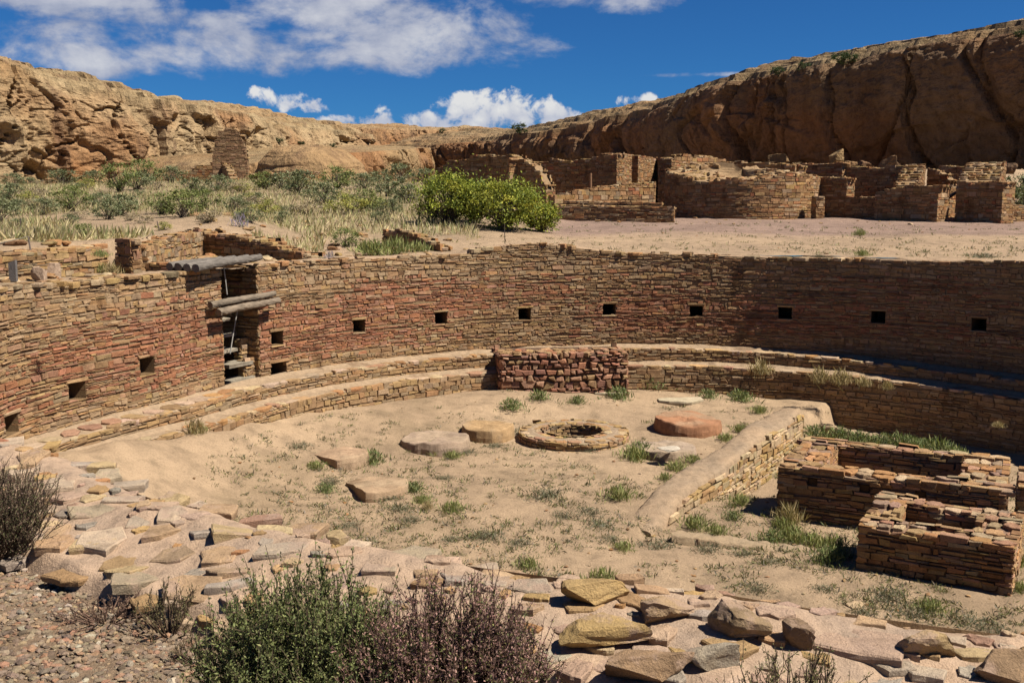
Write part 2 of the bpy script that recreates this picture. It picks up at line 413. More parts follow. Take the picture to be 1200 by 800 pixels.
def tube(mb, pts, rad, col, sides=7, cap=True, jit=0.0):
    pts = np.asarray(pts, float); n = len(pts); rad = np.broadcast_to(rad, (n,))
    V = []
    for i in range(n):
        t = nrm(pts[min(i+1, n-1)]-pts[max(i-1, 0)]); a = nrm(np.cross(t, [0, .31, .95] if abs(t[2]) < .9 else [1, 0, 0])); b = np.cross(t, a)
        an = np.linspace(0, 2*math.pi, sides, endpoint=False)
        rr = rad[i]*(1+(rng.normal(0, jit, sides) if jit else 0))
        V.append(pts[i]+np.outer(np.cos(an)*rr, a)+np.outer(np.sin(an)*rr, b))
    V = np.concatenate(V); q = np.arange(sides); q2 = (q+1) % sides
    Fq = np.concatenate([np.stack([i*sides+q, i*sides+q2, (i+1)*sides+q2, (i+1)*sides+q], 1) for i in range(n-1)])
    fs = [Fq]
    if cap: fs += [q[None, ::-1].copy(), (q+(n-1)*sides)[None]]
    mb.add(V, fs, np.array(col))

# ------------------------------------------------------------------ ground
ARC = [(CX+11.3*math.sin(t), CY+11.3*math.cos(t)) for t in np.linspace(-2.3, -1.236, 26)]
ARC = [(CX+(11.3+.6*float(dR(t)))*math.sin(t), CY+(11.3+.6*float(dR(t)))*math.cos(t)) for t in np.linspace(-2.3, -1.236, 26)]
PA = np.array([-7.2, 18.4]); PB = np.array([-7.6, 24.0]); PC = np.array([-4.15, 21.6])
HPOLY = np.array([(CX+(11.58+.6*float(dR(t)))*math.sin(t), CY+(11.58+.6*float(dR(t)))*math.cos(t)) for t in np.linspace(-2.3, -1.236, 60)]+[(PA[0]-.12, PA[1]+.3), (PB[0]-.25, PB[1]+.38), (PC[0]+.25, PC[1]+.38), (-4.3, 30), (-30, 60), (-60, 60), (-60, 0), (-16, 3)])
def inside(x, y, poly):
    r = np.zeros(x.shape, bool); n = len(poly)
    for i in range(n):
        x1, y1 = poly[i]; x2, y2 = poly[(i+1) % n]
        if y1 == y2: continue
        r ^= ((y1 > y) != (y2 > y)) & (x < (x2-x1)*(y-y1)/(y2-y1)+x1)
    return r
def ground_z(x, y, fine=True):
    x = np.asarray(x, float); y = np.asarray(y, float)
    lf_ = smoothstep(-4.6, -5.9, x); z = -2.44+1.2*(smoothstep(9.0, 12.4, y)*(1-lf_)+smoothstep(8.4, 10.0, y)*lf_)
    az = x/np.maximum(y, 4.0)
    wl = smoothstep(.07, -.06, az)
    far = np.maximum(y-24, 0)
    far = np.where(far > 66, 66+(far-66)*.25, far); fl_ = np.where(far > 37, 37+(far-37)*.10, far)
    z = z+far*.0275*(1-wl)+fl_*.0635*wl
    z = z+inside(x, y, HPOLY)*.52*smoothstep(-.19, -.29, az)*smoothstep(70, 24, y)
    z = z+2.1*smoothstep(53, 61, y)*smoothstep(9, 14, x)*smoothstep(80, 66, y)
    if fine:
        z = z+.05*fbm(x*.35, y*.35, 0*x, 4, 3)*smoothstep(2, 9, np.hypot(x-CX, y-CY)-9.8)+.014*fbm(x*2.2, y*2.2, 0*x, 3, 9)
        z = z+.22*fbm(x*.07, y*.07, 0*x, 3, 12)*smoothstep(30, 70, y)*wl
    return z
def gz(x, y): return float(ground_z(np.array([x]), np.array([y]))[0])

def build_ground():
    th = np.concatenate([np.arange(-2.45, 1.15, .0062), np.linspace(1.15, 2*math.pi-2.45, 90)[:-1]])
    rr = [9.7]
    while rr[-1] < 260: rr.append(rr[-1]*1.0105+.01)
    rr += [330, 450, 700, 1200, 2500, 5000]; rr = np.array(rr)
    T, Rr = np.meshgrid(np.append(th, th[0]+2*math.pi), rr, indexing='ij')
    Rr = Rr+dR(T)*smoothstep(16, 10, Rr); x = CX+Rr*np.sin(T); y = CY+Rr*np.cos(T); z = ground_z(x, y)
    az = x/np.maximum(y, 4)
    c = np.empty(x.shape+(3,)); c[:] = SAND
    # pinkish gravel spread in front of the ruins, greyer soil in the scrub, gravel at the viewer's feet
    gp = smoothstep(30.5, 34, y+1.2*fbm(x*.3, y*.3, 0*x, 3, 4))*smoothstep(.0, .06, az)*smoothstep(60, 48, y)
    c = c*(1-gp[..., None])+np.array((.37, .255, .195))*gp[..., None]
    sc = smoothstep(.02, -.1, az)*smoothstep(26, 32, y)
    c = c*(1-.75*sc[..., None])+np.array((.37, .285, .17))*.75*sc[..., None]
    nr_ = smoothstep(9, 7, y)
    c = c*(1-nr_[..., None])+np.array((.30, .21, .135))*nr_[..., None]
    mb = MB(); mb.add(np.stack([x, y, z], -1), grid_faces(*x.shape), c.reshape(-1, 3))
    return tag(mb.build('ground', M['sand'], smooth=True), kind='structure')
build_ground()

# kiva floor: dished sand, banked up against the left benches and dug lower on the right
LWA = at_z(742, 606, -4.36)[:2]; _lw = at_z(925, 479, -4.06)[:2]-LWA; LWN = np.array([_lw[1], -_lw[0]])/np.linalg.norm(_lw)
def floor_z(x, y, fine=True):
    x = np.asarray(x, float); y = np.asarray(y, float)
    th = np.arctan2(x-CX, y-CY); r = np.hypot(x-CX, y-CY)-dR(th)
    z = -4.44+.36*smoothstep(5.2, 8.4, r)*smoothstep(.5, -.6, th)+.20*smoothstep(7.2, 8.45, r)*smoothstep(-.75, -1.2, th)*smoothstep(-2.3, -1.9, th)*(1+.5*fbm(x*1.1, y*1.1, 0*x, 2, 27))+.55*smoothstep(6.4, 8.4, r)*smoothstep(-1.25, -1.75, th)*smoothstep(-2.9, -2.2, th)
    # beyond the low wall the floor is a little deeper
    side = ((x-LWA[0])*LWN[0]+(y-LWA[1])*LWN[1])
    z = z-.14*smoothstep(.0, .24, side)*smoothstep(12.6, 13.6, y)
    z = z-.40*smoothstep(.0, .24, side)*smoothstep(15.0, 17.5, y)
    if fine: z = z+.035*fbm(x*.6, y*.6, 0*x, 4, 21)+.014*fbm(x*2.7, y*2.7, 0*x, 3, 23)
    return z
def fz(x, y): return float(floor_z(np.array([x]), np.array([y]))[0])
def build_floor():
    th = np.linspace(-math.pi, math.pi, 560); rr = np.linspace(0, 9.2, 210)
    T, Rr = np.meshgrid(th, rr, indexing='ij'); Rr = Rr+dR(T)*smoothstep(5, 8.4, Rr); x = CX+Rr*np.sin(T); y = CY+Rr*np.cos(T)
    mb = MB(); c = np.empty(x.shape+(3,)); c[:] = (.515, .372, .235)
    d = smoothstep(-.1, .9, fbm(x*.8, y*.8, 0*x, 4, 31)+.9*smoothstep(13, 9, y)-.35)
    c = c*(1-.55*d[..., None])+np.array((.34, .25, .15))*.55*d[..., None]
    mb.add(np.stack([x, y, floor_z(x, y)], -1), grid_faces(*x.shape), c.reshape(-1, 3))
    return tag(mb.build('kiva_floor', M['sand'], smooth=True), kind='structure')
build_floor()

# ------------------------------------------------------------------ the great kiva: one ring of masonry with benches, niches, stair, near rim
RIM_T = np.array([-3.6, -3.1, -2.9, -2.6, -2.3, -2.12, -2.02, -1.78, -1.52, -1.22, -.83, -.50, -.475, -.40, -.33, -.25, -.198, -.13, -.06, .06, .27, .47, .66, .9, 1.5, 2.0, 2.68])
RIM_Z = np.array([-2.36, -2.34, -2.17, -2.2, -2.24, -2.2, -1.12, -1.1, -1.17, -1.17, -1.15, -1.165, -1.06, -.98, -.92, -.97, -1.04, -1.12, -1.19, -1.2, -1.255, -1.26, -1.24, -1.2, -1.25, -2.2, -2.36])
def rim_z(th): return np.interp(th, RIM_T, RIM_Z)
B1_T, B1_Z = [-3.2, -1.5, -.6, 0, .4, .7, 3.2], [-3.3, -3.33, -3.385, -3.37, -3.46, -3.57, -3.6]
B2_T, B2_Z = [-3.2, -1.74, -1.29, -.8, -.3, .15, .58, .8, 3.2], [-3.45, -3.5, -3.62, -3.69, -3.71, -3.72, -3.81, -3.85, -3.9]
R1, R2 = 8.9, 8.48
kiva = thing('great_kiva', (CX, CY, -4.4), 'great round sunken kiva of coursed sandstone masonry with two benches and square wall niches', 'ruin')
niche_i = [-1, 0, 1, 3, 4, 5, 6, 7, 8, 9, 10, 11]
NPX = [(14, 497), (91, 458), (173, 428.5), (325, 396), (421, 382), (517, 373), (615, 368), (714, 362.5), (816, 364.5), (920, 367), (1029, 371.5), (1147, 380)]
def on_wall(px, py, R):
    r_ = ray(px, py); t0 = -1.6
    for _ in range(30):
        Rq = R+float(dR(t0)); A = r_[0]**2+r_[1]**2; B = -2*(r_[0]*CX+r_[1]*CY); D = max(B*B-4*A*(CX**2+CY**2-Rq*Rq), 0); t = (-B+D**.5)/2/A
        p = r_*t; t0 = .5*t0+.5*math.atan2(p[0]-CX, p[1]-CY)
    return t0, p[2]
NTH, NZ = zip(*[on_wall(a, b, R0) for a, b in NPX])
NW, NH = .30, .27
SL0, SL1 = -1.172, -1.066                       # stair slot in the wall
holes = [(t*R0-NW/2, t*R0+NW/2, z-NH/2, z+NH/2) for t, z in zip(NTH, NZ)]
SLOT = (SL0*R0, SL1*R0, -3.42, .2)
PIT_H = (-1.035*R0, -.99*R0, -3.36, -3.08)       # low square hole beside the stair foot
allholes = holes+[SLOT, PIT_H]
def wall_col(u, z, n):
    th = u/R0
    c = col_tan(u, z, n)
    nz = fbm(th*3.2, z*1.1, 0*z, 3, 41)
    band = smoothstep(-1.45, -1.95, z)*smoothstep(-3.22, -2.85, z)
    p = np.clip(band*(.82+.9*nz), 0, .94)
    p = np.where(th > .4, p*.6, p)
    red = pick([RED, (.45, .20, .115), PNK, (.33, .15, .09), ORG, (.50, .27, .18)], [30, 24, 18, 10, 10, 8], n)
    c = c*.62+np.array((.44, .27, .145))*.38; red = red*.75+np.array((.43, .20, .105))*.25
    k = rng.random(n) < p
    c[k] = red[k]
    pale = (rng.random(n) < .55*smoothstep(-2.2, -1.3, z)*smoothstep(.3, -.3, th)*.6)
    c[pale] = c[pale]*.4+np.array(PAL)*.55
    return c
def build_kiva():
    # mortar core of the wall
    mb = MB(); st = MB()
    th = np.unique(np.concatenate([np.linspace(-math.pi, math.pi, 620)]+[[t-NW/2/R0, t+NW/2/R0] for t in NTH]+[[SL0, SL1, PIT_H[0]/R0, PIT_H[1]/R0]]))
    zs = np.linspace(0, 1, 46)
    T, V = np.meshgrid(th, zs, indexing='ij'); zt = rim_z(T)-.03; Z = -4.6+(zt+4.6)*V
    Rr = R0+dR(T)+.014+.005*fbm(T*30, Z*6, 0*Z, 3, 51)
    tc = (T[:-1, :-1]+T[1:, 1:])/2*R0; zc = (Z[:-1, :-1]+Z[1:, 1:])/2
    keep = np.ones(tc.shape, bool)
    for a, b, c, d in allholes: keep &= ~((tc > a) & (tc < b) & (zc > c-.01) & (zc < d+.01))
    mb.add(np.stack([CX+Rr*np.sin(T), CY+Rr*np.cos(T), Z], -1), grid_faces(*T.shape, keep=keep, flip=True), np.array(TANMUD)*.8)
    st.v, st.c, st.q, st.n = mb.v, mb.c, mb.q, mb.n
    r = courses(-2.15*R0, 1.15*R0, -3.52, lambda u: rim_z(np.asarray(u)/R0)+.02*fbm(np.asarray(u)*1.3, 0*np.asarray(u), 0*np.asarray(u), 3, 63), (.034, .088), (.08, .31), allholes)
    lay(st, r, cyl_map(R0), wall_col)
    # top of the far and side wall: mud cap with flat stones along the edge
    ta = np.linspace(-2.15, 1.4, 520); rr = np.linspace(9.46, 10.25, 12)
    T, Rr = np.meshgrid(ta, rr, indexing='ij'); x = CX+Rr*np.sin(T); y = CY+Rr*np.cos(T)
    e = smoothstep(9.44, 9.56, Rr)*smoothstep(10.25, 10.05, Rr); x = x+dR(T)*np.sin(T); y = y+dR(T)*np.cos(T)
    slot = ((T > SL0) & (T < SL1))
    zz = np.minimum(rim_z(T), np.where(Rr > 9.95, -1.18, 9))-.05+.045*e+.02*fbm(x*2, y*2, 0*x, 3, 61)-.05*(1-e)
    k2 = ~(slot[:-1, :-1] | slot[1:, 1:])
    st.add(np.stack([x, y, zz], -1), grid_faces(*T.shape, keep=k2), np.array(SAND)*np.array([1.0, .96, .95]))
    u = -2.0*R0
    while u < 1.3*R0:
        w = rng.uniform(.18, .42); t = (u+w/2)/R0
        if not (SL0-.02 < t < SL1+.02) and not (t > -.98 and rng.random() < .72):
            rad = 9.36+float(dR(t))+rng.uniform(.08, .13); zz_ = float(rim_z(t))+rng.uniform(-.008, .02)
            slab_poly(st, (CX+rad*math.sin(t), CY+rad*math.cos(t), zz_), w*.47, rng.uniform(.10, .15), -t, rng.uniform(.05, .09), pick([PAL, TAN, YEL, ORG, GRY], [25, 32, 16, 14, 13], 1)[0], 6, rough=.1)
            if rng.random() < .5:
                rad += rng.uniform(.22, .5)
                slab_poly(st, (CX+rad*math.sin(t), CY+rad*math.cos(t), float(rim_z(t))-.0), w*.45, rng.uniform(.10, .17), -t+rng.normal(0, .3), .05, pick([PAL, TAN, YEL, ORG, GRY], [25, 32, 16, 14, 13], 1)[0], 7)
        u += w
    st.build('masonry_wall', M['stone'], kiva)
    # benches
    for name, Rb, zT, zZ, zbot, Rback in (('upper_bench', R1, B1_T, B1_Z, -3.95, R0+.03), ('lower_bench', R2, B2_T, B2_Z, -5.05, R1+.03)):
        b = MB(); top = lambda u, Rb=Rb, zT=zT, zZ=zZ: np.interp(np.asarray(u)/Rb, zT, zZ)
        th = np.linspace(-math.pi, math.pi, 500); T, V = np.meshgrid(th, np.linspace(0, 1, 10), indexing='ij')
        Zt = np.interp(T, zT, zZ); Z = zbot+(Zt-.04-zbot)*V
        Rq = Rb+.02+dR(T); b.add(np.stack([CX+Rq*np.sin(T), CY+Rq*np.cos(T), Z], -1), grid_faces(*T.shape, flip=True), np.array(TANMUD)*.8)
        lay(b, courses(-2.1*Rb, 1.15*Rb, zbot, lambda u: top(u)-.03, (.05, .10), (.12, .36)), cyl_map(Rb), (lambda u, z, n: pick([TAN, YEL, GRY, BRN, PAL, ORG], [34, 18, 16, 10, 8, 8], n)*.62+np.array((.43, .275, .15))*.38))
        rr = np.linspace(Rb+.02, Rback, 9); T, Rr = np.meshgrid(np.linspace(-math.pi, math.pi, 700), rr, indexing='ij')
        x = CX+(Rr+dR(T))*np.sin(T); y = CY+(Rr+dR(T))*np.cos(T)
        zz = np.interp(T, zT, zZ)-.012+.016*fbm(x*2.4, y*2.4, 0*x, 3, 71)+.06*smoothstep(Rback-.2, Rback, Rr)-.03*smoothstep(Rb+.07, Rb, Rr)
        b.add(np.stack([x, y, zz], -1), grid_faces(*T.shape), np.array(PINKMUD)*np.array([.80, .80, .74]))
        u = -2.1*Rb
        while u < 1.15*Rb:
            w = rng.uniform(.16, .55); t = (u+w/2)/Rb; wid = rng.uniform(.06, .17)
            zc = float(np.interp(t, zT, zZ))+rng.uniform(-.012, .006)
            if rng.random() < .97:
                rq = Rb+wid-.012+float(dR(t)); slab_poly(b, (CX+rq*math.sin(t), CY+rq*math.cos(t), zc), w*.48, wid, -t, rng.uniform(.05, .075), pick([PAL, TAN, YEL, ORG, PNK, PINKMUD], [16, 26, 12, 16, 12, 18], 1)[0], 6, rough=.08)
            u += w
        if name == 'upper_bench':     # broad flagstones on the left stretch
            for t in np.arange(-1.75, -1.12, .042):
                rq = 9.17+float(dR(t)); slab_poly(b, (CX+rq*math.sin(t), CY+rq*math.cos(t), float(np.interp(t, zT, zZ))+.012), rng.uniform(.12, .24), rng.uniform(.12, .2), -t+rng.normal(0, .15), .05, pick([PAL, TAN, ORG, PNK, PINKMUD], [10, 26, 14, 16, 34], 1)[0], 7, rough=.12)
        b.build(name, M['stone'], kiva)
    # niches: open boxes of stone behind the wall face
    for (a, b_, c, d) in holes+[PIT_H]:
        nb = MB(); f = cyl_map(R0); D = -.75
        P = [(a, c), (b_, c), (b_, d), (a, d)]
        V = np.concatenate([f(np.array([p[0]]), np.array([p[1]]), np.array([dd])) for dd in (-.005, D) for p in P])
        nb.add(V, np.array([[0, 1, 5, 4], [1, 2, 6, 5], [2, 3, 7, 6], [3, 0, 4, 7], [4, 5, 6, 7]]), np.array(TAN)*.5)  # stone colour darkened inside to paint the shade of the recess
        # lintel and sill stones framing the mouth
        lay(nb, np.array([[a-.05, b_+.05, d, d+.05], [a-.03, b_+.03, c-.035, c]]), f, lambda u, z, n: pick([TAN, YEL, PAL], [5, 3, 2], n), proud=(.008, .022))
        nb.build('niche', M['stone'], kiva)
    # stairway slot
    s = MB(); DEP = 1.75
    tm = (SL0+SL1)/2; out = np.array([math.sin(tm), math.cos(tm)]); tan_ = np.array([math.cos(tm), -math.sin(tm)])
    pL = np.array([CX+R0*math.sin(SL0), CY+R0*math.cos(SL0)]); pR = np.array([CX+R0*math.sin(SL1), CY+R0*math.cos(SL1)])
    bL, bR = pL+out*DEP, pR+out*DEP
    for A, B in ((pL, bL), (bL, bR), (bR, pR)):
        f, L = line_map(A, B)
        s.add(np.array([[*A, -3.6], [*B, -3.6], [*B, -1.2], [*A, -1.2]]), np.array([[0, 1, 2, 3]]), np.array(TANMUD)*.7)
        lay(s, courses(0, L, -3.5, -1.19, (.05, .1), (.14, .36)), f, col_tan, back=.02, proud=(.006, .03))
    # broken masonry pier inside the slot, on its right
    for k, (w, hgt) in enumerate(((.30, .55), (.20, .92))):
        A = pR-tan_*w+out*(.12+.16*k); B = pR+out*(.12+.16*k); f, L = line_map(A, B)
        s.add(np.array([[*A, -3.5], [*B, -3.5], [*B, -3.5+hgt], [*A, -3.5+hgt], [*(A+out*.17), -3.5+hgt], [*(B+out*.17), -3.5+hgt], [*(A+out*.17), -3.5]]), [np.array([[0, 1, 2, 3], [3, 2, 5, 4], [0, 3, 4, 6]])], np.array(TANMUD)*.8)
        lay(s, courses(0, L, -3.5, -3.5+hgt, (.05, .1), (.1, .26)), f, col_tan, back=.03, proud=(.006, .03))
        f2, L2 = line_map(A+out*.17, A)
        lay(s, courses(0, L2, -3.5, -3.5+hgt, (.05, .1), (.1, .2)), f2, col_tan, back=.03, proud=(.006, .03))
    stair = s.build('stairway', M['stone'], kiva)
    for k in range(7):
        t = MB(); z = -3.36+.1+k*.285; A = pL+out*(.03+.05*k)+tan_*(.0 if k > 1 else .22); w = .66-.05*k if k > 1 else .66
        hh = .06
        V = []
        for dz in (-hh, 0):
            for p in (A+tan_*0, A+tan_*w, A+tan_*(w-.02)+out*.34, A+out*.34): V.append([*(p+rng.normal(0, .008, 2)), z+dz+rng.normal(0, .006)])
        t.add(V, np.array([[0, 1, 5, 4], [1, 2, 6, 5], [2, 3, 7, 6], [3, 0, 4, 7], [4, 5, 6, 7], [3, 2, 1, 0]]), np.array((.43, .37, .28))*rng.uniform(.8, 1.1))
        o = t.build('stair_tread', M['stone'], stair, origin=kiva.location)
    return stair
build_kiva()

# near rim: broad pink mud top with flagstones set into it
def rim_top(x, y):
    th = np.arctan2(x-CX, y-CY); th = np.where(th > 1.9, th-2*math.pi, th); r = np.hypot(x-CX, y-CY)-dR(th)
    z = np.minimum(np.interp(th, RIM_T, RIM_Z), -2.16)
    z = z-.10*smoothstep(9.5, 10.5, r)+.05*smoothstep(9.36, 9.55, r)-.05-.22*smoothstep(10.42, 10.62, r)
    z = z+.03*fbm(x*1.7, y*1.7, 0*x, 4, 81)+.012*fbm(x*6, y*6, 0*x, 3, 83)
    return z
def rz(x, y): return float(rim_top(np.array([x]), np.array([y]))[0])
def at_rim(px, py):
    z = -2.25
    for _ in range(6): p = at_z(px, py, z); z = rz(p[0], p[1])
    return np.array([p[0], p[1], z])
RIMCOL = {'t': TAN, 'y': (.50, .36, .16), 'g': (.44, .36, .265), 'b': (.40, .345, .285), 'p': (.56, .43, .30), 'k': (.50, .335, .235), 'r': (.33, .16, .10), 'n': (.33, .22, .12), 'o': (.46, .27, .13), 'l': (.43, .35, .225)}
RIMSTONES = [  # centre x, y, width, height in a 2.667x enlargement of three patches; colour; lift
    (0, 500, [(245,120,200,34,'b',2),(320,124,80,30,'y',2),(180,180,100,46,'p',3),(335,155,100,44,'l',3),(410,180,100,34,'g',2),(225,218,120,46,'k',2),(395,228,150,26,'g',2),(540,225,90,40,'y',2),(310,270,180,56,'l',3),(545,268,90,54,'p',4),(670,262,120,54,'t',3),(810,290,130,36,'r',3),(440,284,80,40,'g',1),(510,330,110,58,'t',4),(630,325,100,54,'b',1),(740,335,170,70,'y',4),(950,325,150,66,'t',3),(300,370,130,44,'y',1),(540,410,160,70,'n',5),(690,400,120,64,'t',3),(880,385,160,66,'g',3),(1050,340,70,44,'y',2),(710,455,150,52,'n',3),(720,500,150,52,'b',4),(430,480,160,66,'l',4),(320,480,150,80,'p',2),(570,530,140,70,'p',3),(115,437,90,40,'g',4),(185,475,130,64,'o',3),(400,560,120,52,'y',4),(610,620,190,96,'t',5),(715,562,60,50,'k',2),(30,50,90,60,'p',3),(100,98,90,50,'t',2),(60,150,90,44,'p',2),(130,265,90,44,'p',1),(190,330,90,50,'t',1),(620,245,70,40,'p',1)]),
    (400, 500, [(50,375,100,64,'p',4),(220,405,170,80,'l',1),(130,442,120,56,'l',2),(350,425,100,42,'k',1),(460,445,110,54,'p',1),(360,470,100,60,'b',1),(590,503,140,66,'g',3),(580,572,100,60,'t',4),(960,512,120,40,'o',2),(970,700,110,64,'p',2),(870,612,120,60,'b',1),(480,490,80,40,'g',1),(260,455,80,40,'t',2),(540,460,80,34,'t',1),(700,500,70,30,'k',1),(900,470,80,28,'o',1),(1040,520,70,36,'p',2)]),
    (800, 500, [(70,505,64,26,'r',2),(130,525,60,22,'r',1),(40,550,110,40,'k',1),(270,550,80,34,'o',2),(285,580,130,40,'k',1),(450,580,110,40,'p',1),(520,665,300,130,'k',0),(760,775,150,80,'g',4),(850,668,90,34,'p',2),(920,708,170,52,'y',1),(1020,695,44,30,'p',2),(700,618,66,34,'t',1),(920,668,90,44,'r',2),(650,740,130,66,'g',2),(1010,690,60,30,'k',1),(580,610,120,40,'t',1),(210,560,60,30,'o',1),(700,700,60,44,'t',1),(400,760,120,60,'k',1),(270,740,110,60,'p',1),(1060,720,70,40,'o',2)]),
]
def build_rim():
    mb = MB()
    th = np.linspace(-3.75, -2.03, 900); rr = np.concatenate([[9.36], np.linspace(9.40, 10.62, 62)])
    T, Rr = np.meshgrid(th, rr, indexing='ij'); x = CX+(Rr+dR(T))*np.sin(T); y = CY+(Rr+dR(T))*np.cos(T); z = rim_top(x, y)
    z[:, 0] -= .25
    mb.add(np.stack([x, y, z], -1), grid_faces(*T.shape), np.array(PINKMUD))
    rim = mb.build('rim_mortar', M['mortar'], kiva, smooth=True)
    used = []
    for ox, oy, lst in RIMSTONES:
        for (zx, zy, w, h, c, lift) in lst:
            px, py = ox+zx/2.6667, oy+zy/2.6667
            p = at_rim(px, py); d = np.linalg.norm(p)
            hx = w/2.6667*d/F/2*.96; v = -p[2]/d
            hy = max(h/2.6667*d/F/2/max(v, .25)*.80-.012*lift, .045)
            used.append((p[0], p[1], max(hx, hy)))
            sm = MB(); th_ = math.atan2(-p[0], p[1])
            lf = .004+.0052*lift
            slab_poly(sm, (p[0], p[1], p[2]+lf), hx, hy, th_*.6+rng.normal(0, .10), max(lf+.05, .07), (np.array(RIMCOL[c])*.74+np.array((.58, .43, .31))*.30)*1.1*(1+rng.normal(0, .08)), int(rng.integers(4, 7)), tilt=(rng.normal(0, .05), rng.normal(-.03, .08)), rough=.18, bevel=.08)
            sm.build('capstone', M['flag'], rim, origin=kiva.location)
    # smaller chips pressed into the mud between them
    sm = MB(); tries = 0
    while tries < 2600:
        tries += 1
        t = rng.uniform(-3.5, -2.06); r = rng.uniform(9.42, 10.5); r = r if rng.random() > .25 else rng.uniform(10.25, 10.52); x = CX+(r+float(dR(t)))*math.sin(t); y = CY+(r+float(dR(t)))*math.cos(t); s = rng.uniform(.025, .12) if r < 10.2 else rng.uniform(.06, .16)
        if any((x-a)**2+(y-b)**2 < (s*.7+.72*m)**2 for a, b, m in used): continue
        used.append((x, y, s))
        slab_poly(sm, (x, y, rz(x, y)+rng.uniform(.002, .018)), s*rng.uniform(.9, 1.4), s*.8, rng.uniform(0, 3.1), .05, pick([TAN, YEL, (.42, .35, .27), PAL, ORG, (.5, .34, .24)], [22, 12, 12, 18, 10, 26], 1)[0], 6, rough=.22)
        if len(used) > 420: break
    o = sm.build('stone_chips', M['stone'], rim, origin=kiva.location); o['kind'] = 'stuff'
build_rim()

# loose rocks standing proud on the rim
BIG = [ # px, py of centre, width px, height px (top and front), colour, label
    (698, 697, 72, 34, (.52, .37, .17), 'thick yellow sandstone block lying beside a second longer one on the pink rim', .12),
    (703, 743, 112, 42, (.54, .385, .17), 'longest yellow sandstone slab lying on the pink near rim', .13),
    (782, 713, 52, 36, (.46, .33, .19), 'tan angular block with one dark shaded end, between the yellow slab and a brown boulder', .12),
    (758, 787, 92, 42, (.36, .245, .145), 'rough brown boulder at the bottom edge behind the purple bush', .13),
    (866, 731, 58, 40, (.36, .265, .155), 'brown cracked sandstone boulder standing alone on smooth pink mud', .17),
    (829, 771, 62, 36, (.40, .35, .265), 'grey and tan wedge shaped stone below the cracked brown boulder', .12),
    (1081, 757, 56, 34, (.50, .365, .185), 'rounded yellow block on the right stretch of the rim near the stone box', .13),
    (1172, 789, 52, 34, (.37, .255, .15), 'brown block at the bottom right corner of the rim', .14),
    (932, 748, 22, 34, (.30, .21, .13), 'small dark upright stone stuck in the rim above the thorny twigs', .12),
]
for (px, py, w, h, c, lab, hgt) in BIG:
    p = at_rim(px, py+h*.18); d = np.linalg.norm(p); m = MB()
    hx = w*d/F/2; hy = max(h*d/F/2*1.25, .06)
    rock(m, p+np.array([0, 0, hgt*.30]), (hx*1.12, hy*.95, hgt*.66), np.array(c)*np.array([1.05, 1.0, .98]), rot=rng.normal(.1, .15), level=4, blocky=.92, amp=.30)
    o = m.build('sandstone_rock', M['flag'], origin=p); tag(o, lab, 'rock', 'loose rocks on the near rim')

# ------------------------------------------------------------------ masonry blocks and straight walls
E_D = nrm((.87, -.48)); E_P = nrm((.48, .87))
def wall_face(mb, A, B, z0, ztop, h, l, colf, holes=(), **kw):
    f, L = line_map(A, B)
    lay(mb, courses(0, L, z0, ztop, h, l, holes), f, colf, **kw); return f, L
def straight_wall(mb, A, B, thick, z0, tops, h=(.06, .12), l=(.16, .42), colf=col_tan, capcol=(PAL, TAN, YEL, ORG), mud=TANMUD, holes=(), capsize=.26, core_in=.03, jag=.0):
    """A->B with its visible face on the right-hand side; tops = [(fraction, z)...] in plan order"""
    A = np.array(A[:2], float); B = np.array(B[:2], float); d = nrm(B-A); nr = np.array([d[1], -d[0]]); L = float(np.linalg.norm(B-A))
    fr = np.array([t[0] for t in tops])*L; zz = np.array([t[1] for t in tops])
    sd = rng.uniform(0, 100)
    top = lambda u: np.interp(u, fr, zz)+(jag*np.floor(3*fbm(np.asarray(u)*2.2+sd, 0*np.asarray(u), 0*np.asarray(u), 2, 5))/3 if jag else 0)
    wall_face(mb, A, B, z0, top, h, l, colf, holes)
    bA, bB = B-nr*thick, A-nr*thick
    wall_face(mb, bA, bB, z0, lambda u: top(L-np.asarray(u)), h, l, colf)
    wall_face(mb, B, bA, z0, float(top(L)), h, l, colf); wall_face(mb, bB, A, z0, float(top(0.0)), h, l, colf)
    n = max(int(L/.1), 2); us = np.linspace(core_in, L-core_in, n); ts = top(us)-.035
    front = A+np.outer(us, d)-nr*core_in; back = A+np.outer(us, d)-nr*(thick-core_in)
    V = np.concatenate([np.c_[front, np.full(n, z0-.1)], np.c_[front, ts], np.c_[back, ts], np.c_[back, np.full(n, z0-.1)]])
    i = np.arange(n-1)
    Fq = np.concatenate([np.stack([k*n+i, k*n+i+1, (k+1)*n+i+1, (k+1)*n+i], 1) for k in range(3)]+[np.array([[0, n, 2*n, 3*n]]), np.array([[n-1, 4*n-1, 3*n-1, 2*n-1]])])
    # drop core quads behind holes
    if len(holes):
        pass
    mb.add(V, Fq, np.array(mud)*.85)
    u = 0.0
    while u < L:
        w = rng.uniform(.6, 1.2)*capsize; v = 0.0
        while v < thick:
            dp = min(rng.uniform(.6, 1.2)*capsize, thick-v)
            if dp > .05:
                uc = min(u+w/2, L-.04); p = A+d*uc-nr*(v+dp/2)
                slab_poly(mb, (*p, float(top(uc))+rng.uniform(-.015, .02)), w*.48, dp*.48, math.atan2(d[1], d[0])+rng.normal(0, .12), .07, pick(capcol, [1]*len(capcol), 1)[0], 6, rough=.14)
            v += dp
        u += w
def z_at(px_y, y): return ray(600, px_y)[2]/ray(600, px_y)[1]*y

